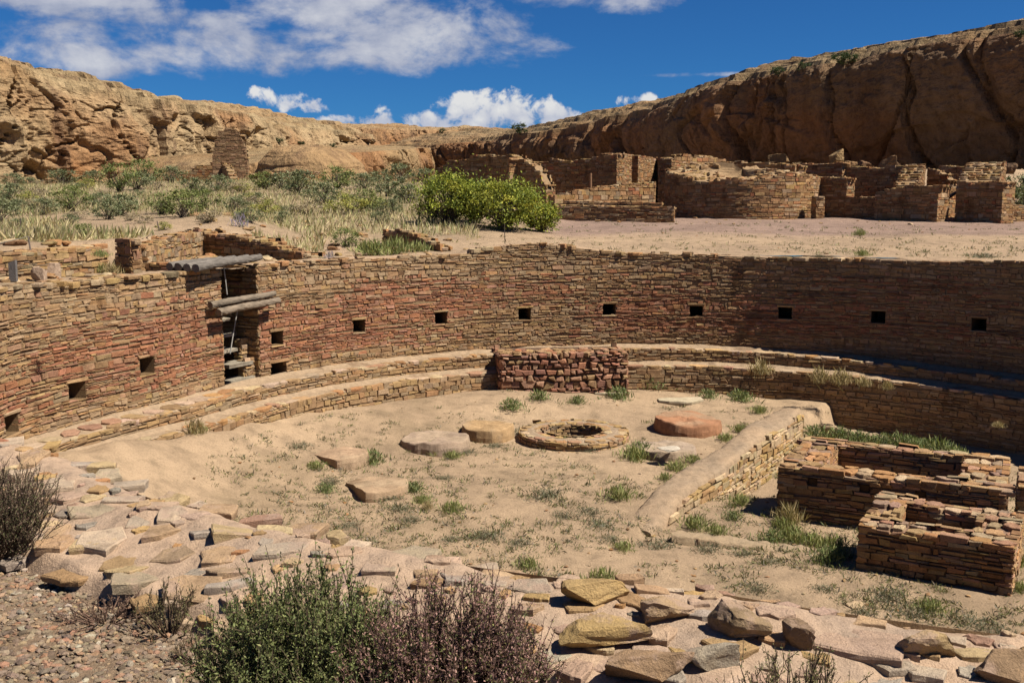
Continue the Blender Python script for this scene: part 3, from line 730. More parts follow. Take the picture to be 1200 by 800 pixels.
# long rectangular vault: four walls around an open pit
def box_ring(name, label, cat, FL, d, p, LX, LY, t, z0, z1, holes=(), capsize=.28, colf=col_dark, lowered=None, tops=None):
    FL = np.array(FL); d = np.array(d); p = np.array(p); th = thing(name, (*(FL+d*LX/2+p*LY/2), z0), label, cat)
    FR, BL, BR = FL+d*LX, FL+p*LY, FL+d*LX+p*LY
    tp = tops or [[(0, z1), (1, z1)]]*4
    kw = dict(h=(.05, .09), l=(.14, .36), colf=colf, capcol=(PNK, TAN, ORG, PAL, (.40, .26, .18)), mud=(.40, .25, .165), capsize=capsize)
    for nm, A, B, tt, hs, tk in (('front_wall', FL, FR, tp[0], holes, t[0]), ('end_wall', FR+p*t[0], BR-p*t[2], tp[1], (), t[1]), ('back_wall', BR, BL, tp[2], (), t[2]), ('end_wall', BL-p*t[2], FL+p*t[0], tp[3], (), t[3])):
        m = MB(); straight_wall(m, A, B, tk, z0, tt, holes=hs, **kw)
        o = m.build(nm, M['stone'], th)
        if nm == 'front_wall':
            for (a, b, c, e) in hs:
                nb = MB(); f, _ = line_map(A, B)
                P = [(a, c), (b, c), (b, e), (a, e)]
                # vent mouth sits proud of the core; dark brown paints the shade of a hole
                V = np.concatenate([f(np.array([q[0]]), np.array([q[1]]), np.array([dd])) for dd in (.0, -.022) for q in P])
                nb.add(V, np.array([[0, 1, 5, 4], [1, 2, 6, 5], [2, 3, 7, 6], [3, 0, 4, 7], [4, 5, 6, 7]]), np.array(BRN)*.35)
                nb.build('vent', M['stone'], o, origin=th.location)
    return th
VZ = -3.81
c1, c2, c3, c4 = (at_z(*q, VZ)[:2] for q in ((912, 545), (1180, 577), (933, 509), (1184, 533)))
v0 = c1; E_D = nrm(c2-c1+(c4-c3)); E_P = np.array([-E_D[1], E_D[0]]); VL = float((c2-c1)@E_D); VW = float((c3-c1)@E_P)
vz0, vz1 = -4.7, -3.82
box_ring('floor_vault', 'long rectangular sandstone vault with an open shaded pit and three small vents in its front', 'vault', v0, E_D, E_P, VL, VW, (.42, .62, .30, .55), vz0, vz1, holes=[(.43, .56, -4.06, -3.95), (1.14, 1.28, -4.06, -3.95), (1.88, 2.02, -4.06, -3.95)])
q1, q2, q3, q4 = (at_z(*q, -3.88)[:2] for q in ((1006, 614), (1189, 646), (1029, 583), (1191, 603)))
b0 = q1; F_D = nrm(q2-q1+(q4-q3)); F_P = np.array([-F_D[1], F_D[0]]); BL_ = float((q2-q1)@F_D); BW_ = float((q3-q1)@F_P)
box_ring('firebox', 'small square stone firebox with rubble topped walls, nearest the viewer on the kiva floor', 'firebox', b0, F_D, F_P, BL_, BW_, (.36, .5, .34, .38), -4.6, -3.87, capsize=.24,
         tops=[[(0, -3.88), (1, -3.86)], [(0, -3.86), (1, -3.82)], [(0, -3.80), (.5, -3.84), (1, -3.76)], [(0, -3.78), (1, -3.88)]])
fbx = [o for o in S.objects if o.name == 'firebox'][0]; fm = MB()
for _ in range(60):
    u_, w_ = rng.uniform(.45, BL_-.35), rng.uniform(.3, BW_-.3); p = b0+F_D*u_+F_P*w_; s_ = rng.uniform(.06, .15)
    rock(fm, (p[0], p[1], -4.10+rng.uniform(-.14, .05)+.12*abs(u_/BL_-.5)), (s_*1.2, s_*.9, s_*.6), pick([TAN, BRN, ORG, PNK], [3, 3, 2, 2], 1)[0], level=2)
fm.build('rubble_fill', M['stone'], fbx)
m = MB(); t2 = thing('vault_wall', (float(v0[0]+E_D[0]*(VL+1.3)), float(v0[1]+E_D[1]*(VL+1.3)), -4.5), 'sandstone wall block at the right edge beyond the long vault', 'wall')
straight_wall(m, v0+E_D*(VL+.12)+E_P*.05, v0+E_D*(VL+2.6)+E_P*.05, 1.2, -4.6, [(0, -3.74), (1, -3.76)], h=(.05, .09), l=(.14, .36), colf=col_dark, capcol=(TAN, YEL, ORG, PAL))
m.build('masonry', M['stone'], t2)

# low dividing wall with a smooth plastered top running from the middle of the floor to the far bench
def low_wall():
    A = at_z(742, 606, -4.36)[:2]; B = at_z(925, 479, -4.06)[:2]; d = nrm(B-A); nr = np.array([d[1], -d[0]]); L = float(np.linalg.norm(B-A)); T = .50
    t = thing('low_wall', (*((A+B)/2), -4.4), 'long low straight wall with smooth mud plastered top crossing the kiva floor', 'wall')
    topz = lambda u: -4.54+.22*smoothstep(0, 1.6, u)+.27*np.asarray(u)/L
    n = 130; us = np.linspace(0, L, n); m = MB()
    prof = [(-T/2-.06, -.5), (-T/2-.015, -.06), (-T/2+.05, .0), (-T/4, .012), (0, .016), (T/4, .012), (T/2-.05, .0), (T/2, -.05), (T/2+.01, -.4)]
    V = []
    for u in us:
        c = A+d*u
        for (o, z) in prof: V.append([*(c+nr*(o+.03*math.sin(u*2.1+o*3)+.007*rng.normal())), float(topz(u))+z+.007*rng.normal()+.025*math.sin(u*1.7+o*4)+.02*float(fbm(u*2.5, o*6, 0., 3, 66))])
    m.add(V, grid_faces(n, len(prof)), np.array((.47, .34, .22)))
    m.add(np.array(V[:len(prof)]), np.arange(len(prof))[None], np.array((.47, .34, .22))); m.add(np.array(V[-len(prof):]), np.arange(len(prof))[None, ::-1].copy(), np.array((.47, .34, .22)))
    m.build('plaster_top', M['mortar'], t, smooth=True)
    s = MB()
    Ar, Br = A+nr*(T/2-.0), B+nr*(T/2-.0)
    wall_face(s, Ar, Br, -5.0, lambda u: topz(np.asarray(u))-.07+.05*np.floor(2*fbm(np.asarray(u)*2.3, 0*np.asarray(u), 0*np.asarray(u), 2, 8))/2, (.06, .12), (.16, .40), lambda u, z, n: pick([PAL, YEL, TAN, (.56, .42, .25)], [3, 3, 2, 3], n), proud=(.03, .06), jit=.014)
    wall_face(s, Br, B-nr*T/2, -4.7, -4.16, (.06, .11), (.16, .36), col_tan)
    s.build('stone_facing', M['stone'], t)
low_wall()

# thin kerbs on the floor
def kerb(A, B, w, hgt, label):
    A = np.array(A); B = np.array(B); d = nrm(B-A); nr = np.array([d[1], -d[0]]); L = float(np.linalg.norm(B-A)); m = MB(); u = 0
    z0 = fz(*((A+B)/2)); o_ = (*((A+B)/2), z0)
    n = int(L/.07); us = np.linspace(0, L, n); prof = [(-w/2-.02, -.45), (-w/2, -.015), (-w/2+.03, 0), (w/2-.03, 0), (w/2, -.015), (w/2+.02, -.45)]
    V = [[*(A+d*u+nr*(o+.012*rng.normal())), z0+hgt+z+.012*rng.normal()] for u in us for (o, z) in prof]
    m.add(V, grid_faces(n, len(prof)), np.array((.50, .37, .23)))
    tag(m.build('floor_kerb', M['mortar'], origin=o_, smooth=True), label, 'kerb')
pA, pB = at_z(790, 617, -4.40), at_z(1006, 647, -4.42)
kerb(pA[:2], pB[:2], .30, .05, 'low earth kerb running along the floor towards the small firebox')
pA, pB = at_z(938, 489, -4.66), at_z(1112, 525, -4.68)
kerb(pA[:2], pB[:2], .26, .24, 'sunlit low kerb behind the long vault at the foot of the dark bench')

# rough red block of stacked stone against the bench
def red_block():
    A = np.array(at_y(586, 460, 22.0)[:2]); B = np.array(at_y(735, 460, 22.35)[:2]); z0 = -4.45
    t = thing('stone_block', (*((A+B)/2), z0), 'squared block of rough red stones stacked against the far bench', 'masonry block')
    m = MB(); d = nrm(B-A); nr = np.array([d[1], -d[0]]); L = float(np.linalg.norm(B-A)); z1 = z_at(415, 22.1)
    for P, Q in ((A, B), (B, B-nr*1.3), (A-nr*1.3, A)):
        f, l_ = line_map(P, Q)
        lay(m, courses(0, l_, z0, lambda u: z1+.03*np.sin(np.asarray(u)*5), (.09, .15), (.12, .27)), f, col_rubble_red, gap=.012, proud=(-.01, .045), ins=.018, jit=.02, irregular=.07, cthk=.018)
    V = [[*P, z] for z in (z0, z1-.04) for P in (A-nr*.03+d*.03, B-nr*.03-d*.03, B-nr*1.3-d*.03, A-nr*1.3+d*.03)]
    m.add(V, np.array([[0, 1, 5, 4], [1, 2, 6, 5], [3, 0, 4, 7], [4, 5, 6, 7]]), np.array((.16, .10, .065)))
    for k in range(70):
        p = A+d*rng.uniform(.05, L-.05)-nr*rng.uniform(.05, .8)
        slab_poly(m, (*p, z1+rng.uniform(-.02, .03)), rng.uniform(.08, .15), rng.uniform(.06, .11), rng.uniform(0, 3), .08, pick([RED, PNK, TAN, BRN], [3, 4, 3, 2], 1)[0], 7)
    m.build('rubble_masonry', M['stone'], t)
red_block()

# ------------------------------------------------------------------ sandstone disks, pit ring, slabs on the floor
def disk(mb, c, r, hgt, col, tilt=(0, 0), half=None, sides=44):
    """thick worn stone disk; half = angle range when only a piece is left"""
    sides = 72; an = np.linspace(0, 2*math.pi, sides, endpoint=False)
    rr = r*(1+.03*fbm(np.cos(an)*1.8+c[0], np.sin(an)*1.5+c[1], 0*an, 3, 90))
    rings = [(1.02, -hgt*1.2), (1.03, -hgt*.15), (1.0, hgt*.32), (.985, hgt*.42), (.94, hgt*.45), (.6, hgt*.46), (.3, hgt*.455), (.02, hgt*.45)]
    V = []
    for (s, z) in rings:
        x = np.cos(an)*rr*s; y = np.sin(an)*rr*s
        if half:
            ex = np.minimum(x*math.cos(half[0])+y*math.sin(half[0])+half[1]*r*(1+.05*np.sin(an*3+1)), 0); x = x-ex*math.cos(half[0]); y = y-ex*math.sin(half[0])
        V.append(np.stack([x*(1+.03*fbm(x*5, y*5, 0*x+s, 2, 97)), y*(1+.03*fbm(x*5+3, y*5, 0*x+s, 2, 98)), z+.16*hgt*fbm(x*4+c[0], y*4+c[1], z+0*x, 3, 92)+x*tilt[0]+y*tilt[1]], 1))
    nr_ = len(rings); V = np.concatenate(V)+np.array(c); q = np.arange(sides); q2 = (q+1) % sides
    Fq = [np.concatenate([np.stack([k*sides+q, k*sides+q2, (k+1)*sides+q2, (k+1)*sides+q], 1) for k in range(nr_-1)])]
    sh = 1+.22*fbm(V[:, 0]*2.2, V[:, 1]*2.2, V[:, 2]*2.2, 3, 94)
    cc = np.array(col)*sh[:, None]; dst = smoothstep(.0, .5, fbm(V[:, 0]*3+7, V[:, 1]*3, V[:, 2], 3, 95))[:, None]
    mb.add(V, Fq, cc*(1-.45*dst)+np.array((.52, .39, .25))*.45*dst)
def put_disk(px, py, wpx, hgt, col, label, tilt=(0, 0), half=None, group='round sandstone disks on the kiva floor'):
    p = at_z(px, py, -4.36+hgt*.3); z = fz(p[0], p[1]); r = wpx/2*np.linalg.norm(p)/F
    m = MB(); disk(m, (p[0], p[1], z+hgt*.42), r, hgt, col, tilt, half)
    tag(m.build('stone_disk', M['stone'], origin=(p[0], p[1], z)), label, 'stone disk', group)
put_disk(510, 516, 79, .20, (.50, .365, .26), 'round pinkish sandstone disk, leftmost of the disks beside the round pit', (.02, -.03))
put_disk(572, 502, 59, .23, (.53, .345, .175), 'thick round yellow ochre sandstone disk between the pinkish disk and the round pit')
put_disk(806, 495, 76, .23, (.43, .215, .115), 'thick round red brown sandstone disk nearest the low dividing wall', (-.05, .02))
put_disk(780, 522, 68, .17, (.50, .375, .27), 'round pale sandstone disk with a whitish worn patch in front of the red one', (0, -.03))
put_disk(398, 542, 66, .13, (.52, .35, .22), 'flat broken piece of a tan disk lying at the left of the floor', (.05, -.03), (.75, .62))
put_disk(438, 567, 80, .17, (.45, .31, .19), 'half of a thick broken brown disk nearest the viewer', (.03, -.03), (.5, .55))
m = MB(); p = at_z(785, 518, -4.08); rock(m, (p[0], p[1], -4.19), (.26, .16, .03), (.66, .57, .45), level=2, amp=.4)
tag(m.build('pale_flake', M['stone'], origin=p), 'whitish flat flake of rock on top of the pale disk', 'rock')

def pit_ring():
    p = at_z(672, 505, -4.32); c = np.array([p[0], p[1]]); z0 = fz(*c)
    t = thing('post_pit', (*c, z0), 'low round masonry ring around an open circular pit in the kiva floor', 'pit')
    m = MB()
    def cmap(R, s):
        def f(u, z, d): a = u/R; r = R+s*d; return np.stack([c[0]+r*np.sin(a), c[1]+r*np.cos(a), z], 1)
        return f
    Ro, Ri = 1.04, .56
    topr = z0+.15
    lay(m, courses(0, 2*math.pi*Ro, z0-.12, topr, (.05, .08), (.12, .26)), cmap(Ro, 1), lambda u, z, n: pick([TAN, YEL, GRY, PNK], [4, 3, 2, 2], n), back=.05)
    lay(m, courses(0, 2*math.pi*Ri, z0-.9, topr+.02, (.05, .08), (.12, .22)), cmap(Ri, -1), lambda u, z, n: pick([TAN, BRN, GRY, YEL], [4, 2, 2, 2], n), back=.05)
    an = np.linspace(0, 2*math.pi, 70); prof = [(Ro-.03, z0-.2), (Ro-.03, topr-.02), ((Ro+Ri)/2, topr+.01), (Ri+.03, topr-.01), (Ri+.03, z0-.95), (.0, z0-.95)]
    V = [[c[0]+r*math.sin(a), c[1]+r*math.cos(a), z] for a in an for (r, z) in prof]
    m.add(V, grid_faces(70, len(prof)), np.array((.44, .32, .21)))
    for k in range(46):
        a = k/46*2*math.pi+rng.uniform(-.04, .04); r = Ro-.11 if k % 2 else Ri+.11
        slab_poly(m, (c[0]+r*math.sin(a), c[1]+r*math.cos(a), topr+rng.uniform(.0, .02)), rng.uniform(.07, .13), .085, -a, .06, pick([TAN, YEL, PNK, PAL, ORG], [4, 2, 3, 2, 2], 1)[0], 6)
    m.build('ring_wall', M['stone'], t)
    return c
PITC = pit_ring()

# a hole in the floor sheet for the pit
fl = bpy.data.objects['kiva_floor'].data
import bmesh
bm = bmesh.new(); bm.from_mesh(fl)
kill = [f for f in bm.faces if (f.calc_center_median().xy-Vector(PITC)).length < .62]
bmesh.ops.delete(bm, geom=kill, context='FACES'); bm.to_mesh(fl); bm.free()

for px, py, w, h, lab in ((714, 465, 38, 7, 'pale flat flagstone lying just in front of the red stone block'), (799, 468, 52, 9, 'long pale flagstone half buried among green tufts before the far bench')):
    p = at_z(px, py, -4.3); d = np.linalg.norm(p); m = MB()
    slab_poly(m, (p[0], p[1], fz(p[0], p[1])+.07), w*d/F/2, .26, .05, .10, (.60, .50, .34), 7, rough=.1)
    tag(m.build('flagstone', M['stone'], origin=p), lab, 'flagstone')
p = at_z(1003, 706, -4.4); m = MB(); slab_poly(m, (p[0], p[1], fz(p[0], p[1])+.03), .10, .09, .3, .06, PAL, 7)
tag(m.build('stone_flake', M['stone'], origin=p), 'pale flake of stone on the bare sand between rim and firebox', 'rock')

# ------------------------------------------------------------------ logs over the stair
def log(A, B, r, label, group, col=(.27, .235, .20)):
    A = np.array(A, float); B = np.array(B, float); m = MB(); n = 26; ts = np.linspace(0, 1, n)
    bend = nrm(np.cross(B-A, [0, 0, 1]))*rng.normal(0, .02)
    pts = [A+(B-A)*t+bend*math.sin(t*3.1)+np.array([0, 0, .012*math.sin(t*5+rng.uniform(0, 1))]) for t in ts]
    tube(m, pts, r*np.linspace(1.06, .92, n)*(1+.05*fbm(np.linspace(0, 6, n)+A[0]*9, 0, 0, 3, 5)), np.array(col)*rng.uniform(.8, 1.05), 18, jit=.045)
    tag(m.build('roof_log', M['wood'], origin=(A+B)/2, smooth=False), label, 'log', group)
GL = 'weathered grey logs over the stair'
dl = np.array([.62, 1.95, .085]); base = np.array([-5.36, 17.35, -1.10]); side = np.array([-.15, .085, .0])
for k, lab in enumerate(('front grey log of the upper row over the stair opening', 'second grey log of the upper row, just behind the front one', 'third grey log back in the upper row over the stair opening', 'hindmost grey log of the upper row, its end sticking out furthest left')):
    log(base+side*k*1.0-dl*.02*k+np.array([0, 0, -.02+.01*k]), base+side*k+dl*(1-.10*k), .068, lab, GL)
wl = lambda th, r, z: np.array([CX+r*math.sin(th), CY+r*math.cos(th), z])
log(wl(-1.222, 9.29, -1.80), wl(-1.03, 9.30, -1.72), .06, 'upper log of the pair laid across the stair slot', GL, (.30, .24, .175))
log(wl(-1.215, 9.17, -1.93), wl(-1.032, 9.18, -1.84), .064, 'lower log of the pair laid across the stair slot', GL, (.32, .25, .18))
def rod(A, B, r, name, label, cat, col=(.30, .27, .24)):
    m = MB(); tube(m, [A, (np.array(A)+np.array(B))/2+rng.normal(0, r*.8, 3), B], r, col, 6); return tag(m.build(name, M['metal'], origin=A), label, cat)
rod(wl(-1.155, 9.40, -1.66), wl(-1.16, 9.42, -1.12), .012, 'metal_rod', 'thin upright metal rod between the two rows of logs', 'rod', (.5, .47, .42))
rod(wl(-1.15, 9.42, -2.75), wl(-1.125, 9.42, -2.0), .011, 'metal_rod', 'thin slanting metal rod in front of the upper stair treads', 'rod', (.5, .47, .42))

# ------------------------------------------------------------------ left terrace walls and antechamber
def arc_wall():
    t = thing('retaining_wall', (CX+11.3*math.sin(-1.4), CY+11.3*math.cos(-1.4), -1.25), 'low curved retaining wall of tan stone behind the left rim path', 'wall')
    m = MB(); R = 11.3
    def f(u, z, d): a = u/R; r = R+.6*dR(a)-d; return np.stack([CX+r*np.sin(a), CY+r*np.cos(a), z], 1)
    u0, u1 = -2.1*R, -1.236*R
    top = lambda u: np.interp(np.asarray(u)/R, [-2.2, -1.5, -1.366, -1.236], [-.82, -.80, -.78, -.76])
    lay(m, courses(u0, u1, -1.4, top, (.05, .09), (.14, .36)), f, col_tan)
    th = np.linspace(-2.1, -1.236, 120); V = []
    for a in th:
        for (r, z) in ((R+.03, -1.5), (R+.03, -.82), (R+.45, -.80), (R+.45, -1.5)): r = r+.6*float(dR(a)); V.append([CX+r*math.sin(a), CY+r*math.cos(a), z+.02*rng.normal()*(z > -1)])
    m.add(V, grid_faces(120, 4), np.array(TANMUD))
    for k in range(180):
        a = rng.uniform(-2.1, -1.24); r = R+.6*float(dR(a))+rng.uniform(.06, .4)
        slab_poly(m, (CX+r*math.sin(a), CY+r*math.cos(a), float(top(a*R))+rng.uniform(-.03, .02)), rng.uniform(.09, .2), rng.uniform(.07, .14), -a, .08, pick([PAL, TAN, YEL, ORG], [2, 4, 2, 2], 1)[0], 6)
    m.build('masonry', M['stone'], t)
arc_wall()
def simple_wall(name, label, A, B, thick, z0, tops, cat='wall', group=None, **kw):
    t = thing(name, (*((np.array(A[:2])+np.array(B[:2]))/2), z0), label, cat, group); m = MB()
    straight_wall(m, A, B, thick, z0, tops, **kw); m.build('masonry', M['stone'], t); return t
simple_wall('antechamber_wall', 'sunlit side wall of the antechamber behind the left rim, its top broken in steps', PB+np.array([.02, 0]), PA+np.array([.1, .25]), .45, -1.5, [(0, -.66), (.3, -.68), (.6, -.72), (.85, -.80), (1, -.78)], jag=.04)
simple_wall('antechamber_wall', 'dark shaded antechamber wall above the roof logs, top sloping down to the right', PB+np.array([.05, -.05]), PC, .5, -1.5, [(0, -.66), (.35, -.72), (.6, -.84), (.8, -1.02), (1, -1.22)], jag=.03, colf=col_dark)
# short stub with a shaded end and a step beside it
q0 = at_y(140, 300, 18.2)
simple_wall('wall_stub', 'short dark stub of wall standing out from the retaining wall on the left', (-6.98, 18.05), (-6.62, 17.85), .22, -1.4, [(0, -.66), (1, -.68)], colf=col_dark)
simple_wall('wall_stub', 'low dark step of masonry beside the wall stub on the left rim', (-6.45, 18.05), (-5.92, 17.75), .6, -1.5, [(0, -1.05), (1, -1.07)], colf=col_dark)
a_, b_ = at_z(452, 270, -1.0), at_z(512, 287, -1.1)
simple_wall('ruin_wall', 'low dark broken wall stub in the scrub behind the kiva rim', at_y(448, 270, 26.6), at_y(516, 290, 24.9), .35, -1.6, [(0, -.72), (.3, -.70), (.6, -.82), (.85, -1.0), (1, -1.1)], group='ruin walls', colf=col_dark)

# rubble scattered on the terrace and behind the antechamber
def rubble():
    m = MB()
    def sc(n, px, py, z, s0, s1):
        for _ in range(n):
            p = at_z(rng.uniform(*px), rng.uniform(*py), z); g_ = gz(p[0], p[1]); s = rng.uniform(s0, s1)*rng.uniform(.5, 1)
            if np.hypot(p[0]-CX, p[1]-CY) < 10.0: continue
            rock(m, (p[0], p[1], g_+s*.15), (s, s*.75, s*.38), pick([TAN, YEL, PAL, ORG, BRN], [4, 2, 2, 2, 1], 1)[0], level=2)
    sc(150, (225, 440), (266, 292), -.95, .06, .24); sc(60, (420, 530), (282, 294), -1.1, .05, .16); sc(60, (0, 160), (318, 332), -1.2, .06, .22); sc(120, (560, 1200), (252, 262), -.8, .06, .2); sc(260, (600, 1200), (255, 298), -1.0, .02, .06)
    tag(m.build('rubble', M['stone']), kind='stuff')
rubble()
for (px, py, w, lab) in ((62, 322, 26, 'pale pinkish boulder on the left rim path beside the thin stake'), (48, 327, 20, 'small tan rock at the foot of the thin stake on the left rim')):
    p = at_z(px, py, -1.2); d = np.linalg.norm(p); m = MB(); rock(m, p+np.array([0, 0, .06]), (w*d/F/2, w*d/F/2.5, .14), (.52, .37, .26), level=3, blocky=.6)
    tag(m.build('loose_rock', M['stone'], origin=p), lab, 'rock')

# posts, stakes and rope on the left
def post():
    p = at_y(16, 328, 15.9); m = MB(); w = .055; h = .33; x, y, z = p
    z -= .02
    V = [[x-w, y-.03, z], [x+w, y-.03, z], [x+w, y+.03, z], [x-w, y+.03, z], [x-w, y-.03, z+h*.86], [x+w, y-.03, z+h], [x+w, y+.03, z+h], [x-w, y+.03, z+h*.86]]
    m.add(V, np.array([[0, 1, 5, 4], [1, 2, 6, 5], [2, 3, 7, 6], [3, 0, 4, 7], [4, 5, 6, 7]]), np.array((.22, .20, .19)))
    tag(m.build('marker_post', M['wood'], origin=p), 'short grey wooden marker post with a slanted top at the left rim', 'post')
post()
s1a = at_y(41, 327, 16.6); s1b = at_y(33, 277, 16.8)
rod(s1a, s1b, .013, 'metal_stake', 'thin leaning metal stake with a rope tied on, behind the left rim', 'stake', (.16, .12, .10))
s2a = at_y(26, 294, 21.0); s2b = at_y(24, 256, 21.0); rod(s2a, s2b, .011, 'metal_stake', 'thin stake farther back in the grass at the far left', 'stake', (.16, .12, .10))
s3a = at_y(188, 280, 24.5); s3b = at_y(184, 259, 24.5); rod(s3a, s3b, .012, 'metal_stake', 'thin short stake beside the antechamber wall', 'stake', (.16, .12, .10))
s4a = at_y(592, 292, 24.9); s4b = at_y(591, 262, 24.9); rod(s4a, s4b, .010, 'metal_stake', 'thin stake on the far rim in front of the big green bushes', 'stake', (.16, .12, .10))
m = MB(); L_ = at_y(-60, 290, 15.6); tube(m, [s1b, (s1b*.6+L_*.4)+np.array([0, 0, -.05]), L_], .008, (.3, .26, .2), 5)
tag(m.build('rope', M['wood'], origin=s1b), 'thin rope strung from the leaning stake to the left edge', 'rope')

# ------------------------------------------------------------------ ruins across the plaza
RU = dict(h=(.07, .14), l=(.18, .5), colf=col_ruin, capsize=.42)
GR = 'ruin walls'
def pw(label, px0, y0, px1, y1, thick, base_py, tops, group=GR, **kw):
    """ruin wall between two picture columns at given distances; tops are picture rows"""
    A = at_y(px0, base_py, y0); B = at_y(px1, base_py, y1)
    kk = dict(RU); kk.update(kw)
    tt = [(f, z_at(ty, y0+(y1-y0)*f)) for f, ty in tops]
    zb = min(gz(A[0], A[1]), gz(B[0], B[1]))-.25
    return simple_wall('ruin_wall', label, A, B, thick, zb, tt, group=group, **kk)
pw('dark ruin wall behind the green bushes, highest in the middle with a sloping right end', 512, 50, 640, 45, .6, 255, [(0, 198), (.15, 189), (.35, 182), (.7, 181), (.88, 190), (1, 222)], jag=.12)
pw('narrow sunlit buttress against the dark wall behind the bushes', 594, 46.2, 597, 46.0, .5, 255, [(0, 185), (1, 186)])
pw('long dark ruin wall with an uneven top between the bushes and the round tower', 618, 53, 722, 49, .6, 250, [(0, 191), (.3, 188), (.6, 187), (.85, 182), (1, 180)], jag=.08)
pw('sunlit ruin wall face with a narrow doorway, left of the round tower', 716, 49.5, 742, 53.5, .6, 250, [(0, 180), (.5, 180), (1, 182)])
pw('sunlit stretch of ruin wall just right of the dark doorway slit', 747, 53, 770, 57, .6, 250, [(0, 182), (1, 186)])
pw('dark ruin wall joining the doorway wall to the round tower', 765, 57, 800, 53, .6, 250, [(0, 185), (1, 188)])
pw('low coarse rubble wall standing in front of the long dark ruin wall', 650, 43.0, 768, 45.5, .5, 246, [(0, 230), (.2, 222), (.5, 218), (.8, 215), (1, 213)], h=(.12, .2), l=(.2, .45), jag=.05)
pw('lowest terrace course of stone at the foot of the rubble wall', 655, 41.5, 790, 40.5, .5, 250, [(0, 240), (1, 243)])
pw('second terrace course of stone behind the lowest one', 660, 43, 775, 42.2, .5, 250, [(0, 235), (1, 238)])

def tower():
    cx_, cy_, R = 10.35, 46.6, 3.45; t = thing('round_tower', (cx_, cy_, gz(cx_, cy_)), 'broad round masonry tower ruin with a rubble topped rim, right of the doorway wall', 'ruin')
    m = MB(); zb = gz(cx_, cy_-R)-.3
    def f(u, z, d): a = u/R; r = R+d; return np.stack([cx_+r*np.sin(a), cy_-r*np.cos(a), z], 1)
    zt0 = z_at(206, 43.2)
    top = lambda u: zt0+.10*np.sin(np.asarray(u)*.7)+.12*fbm(np.asarray(u)*.8, 0*np.asarray(u), 0*np.asarray(u), 3, 77)+.25*smoothstep(-2.5, -6, np.asarray(u))
    lay(m, courses(-math.pi*R, math.pi*R, zb, top, (.07, .13), (.18, .48)), f, col_ruin)
    an = np.linspace(-math.pi, math.pi, 140); V = []
    for a in an:
        zt = float(top(a*R)); k = .6+.5*math.cos(a-2.6)
        for (r, z) in ((R-.03, zb), (R-.03, zt-.04), (R-.5, zt+.03), (R-1.3, zt+.2*k+.05), (R-2.2, zt+.38*k), (R-3.0, zt+.4*k), (0, zt0+.3)): V.append([cx_+r*math.sin(a), cy_-r*math.cos(a), z+.05*rng.normal()*(r < R-.2)])
    m.add(V, grid_faces(140, 7), np.array(TANMUD))
    for k in range(420):
        a = rng.uniform(-math.pi, math.pi); r = R*math.sqrt(rng.uniform(.12, 1))-.12; kk = .6+.5*math.cos(a-2.6)
        zz = float(np.interp(R-r, [0, .5, 1.3, 2.2, 3.0, R], [0, .03, .2*kk+.05, .38*kk, .4*kk, .3]))+float(top(a*R))
        slab_poly(m, (cx_+r*math.sin(a), cy_-r*math.cos(a), zz+rng.uniform(0, .06)), rng.uniform(.1, .28), rng.uniform(.1, .2), rng.uniform(0, 3), .12, pick([PAL, TAN, YEL, ORG], [3, 4, 2, 1], 1)[0], 6, tilt=tuple(rng.normal(0, .15, 2)))
    m.build('masonry', M['stone'], t)
tower()
pw('raised broken wall standing on the left of the round tower', 786, 49.5, 850, 52.5, .8, 230, [(0, 186), (.25, 181), (.7, 183), (1, 189)], jag=.08)
pw('dark cross wall behind the round tower with a pale capped top', 842, 51, 934, 47.5, .6, 245, [(0, 189), (.5, 190), (1, 193)], jag=.05)
pw('narrow sunlit end of wall between the tower and the tall right room', 930, 47.4, 938, 48.2, .5, 245, [(0, 193), (1, 194)])
pw('dark wall beyond the sunlit wall end, half hidden by the tower', 936, 51, 985, 49, .6, 245, [(0, 192), (1, 191)], jag=.05)
pw('small broken pier with ragged ends at the right foot of the round tower', 950, 43.6, 956, 43.2, .4, 252, [(0, 229), (1, 231)])
pw('tall dark corner wall right of the round tower with a stepped sunlit end', 960, 45.0, 991, 43.9, .55, 250, [(0, 207), (.9, 208), (1, 208)], jag=.03)
pw('back wall of the right room, dark with a sunlit top', 980, 49.5, 1072, 46.2, .6, 245, [(0, 196), (.6, 195), (1, 194)], jag=.05)
pw('low dark sill wall between the corner wall and the front block', 990, 43.9, 1030, 42.6, .5, 252, [(0, 231), (1, 231)])
pw('front block of dark masonry with a sloping left shoulder', 1024, 42.6, 1098, 40.4, .8, 256, [(0, 229), (.2, 221), (.5, 219), (1, 217)], jag=.04)
pw('sunlit rubble topped side wall running back from the front block', 1072, 42.2, 1082, 46.3, .9, 250, [(0, 216), (.5, 203), (1, 193)], jag=.06)
pw('dark wall in the gap between the two front blocks', 1084, 47.0, 1112, 46.0, .5, 245, [(0, 197), (.6, 202), (1, 212)])
pw('dark back wall with a flat sunlit top behind the gap', 1098, 51.5, 1136, 50, .7, 240, [(0, 194), (1, 196)])
pw('rightmost front block of dark masonry ending the ruin row', 1121, 41.0, 1173, 39.4, .8, 258, [(0, 219), (.3, 215), (1, 213)], jag=.03)
pw('sunlit rounded side wall rising behind the rightmost block', 1168, 40.2, 1176, 45.0, 1.5, 250, [(0, 212), (.5, 196), (.8, 190), (1, 192)], jag=.06)
pw('low rubble wall trailing off to the right edge beyond the rightmost block', 1176, 41.5, 1230, 42.5, .6, 254, [(0, 238), (.4, 240), (1, 248)], jag=.08)
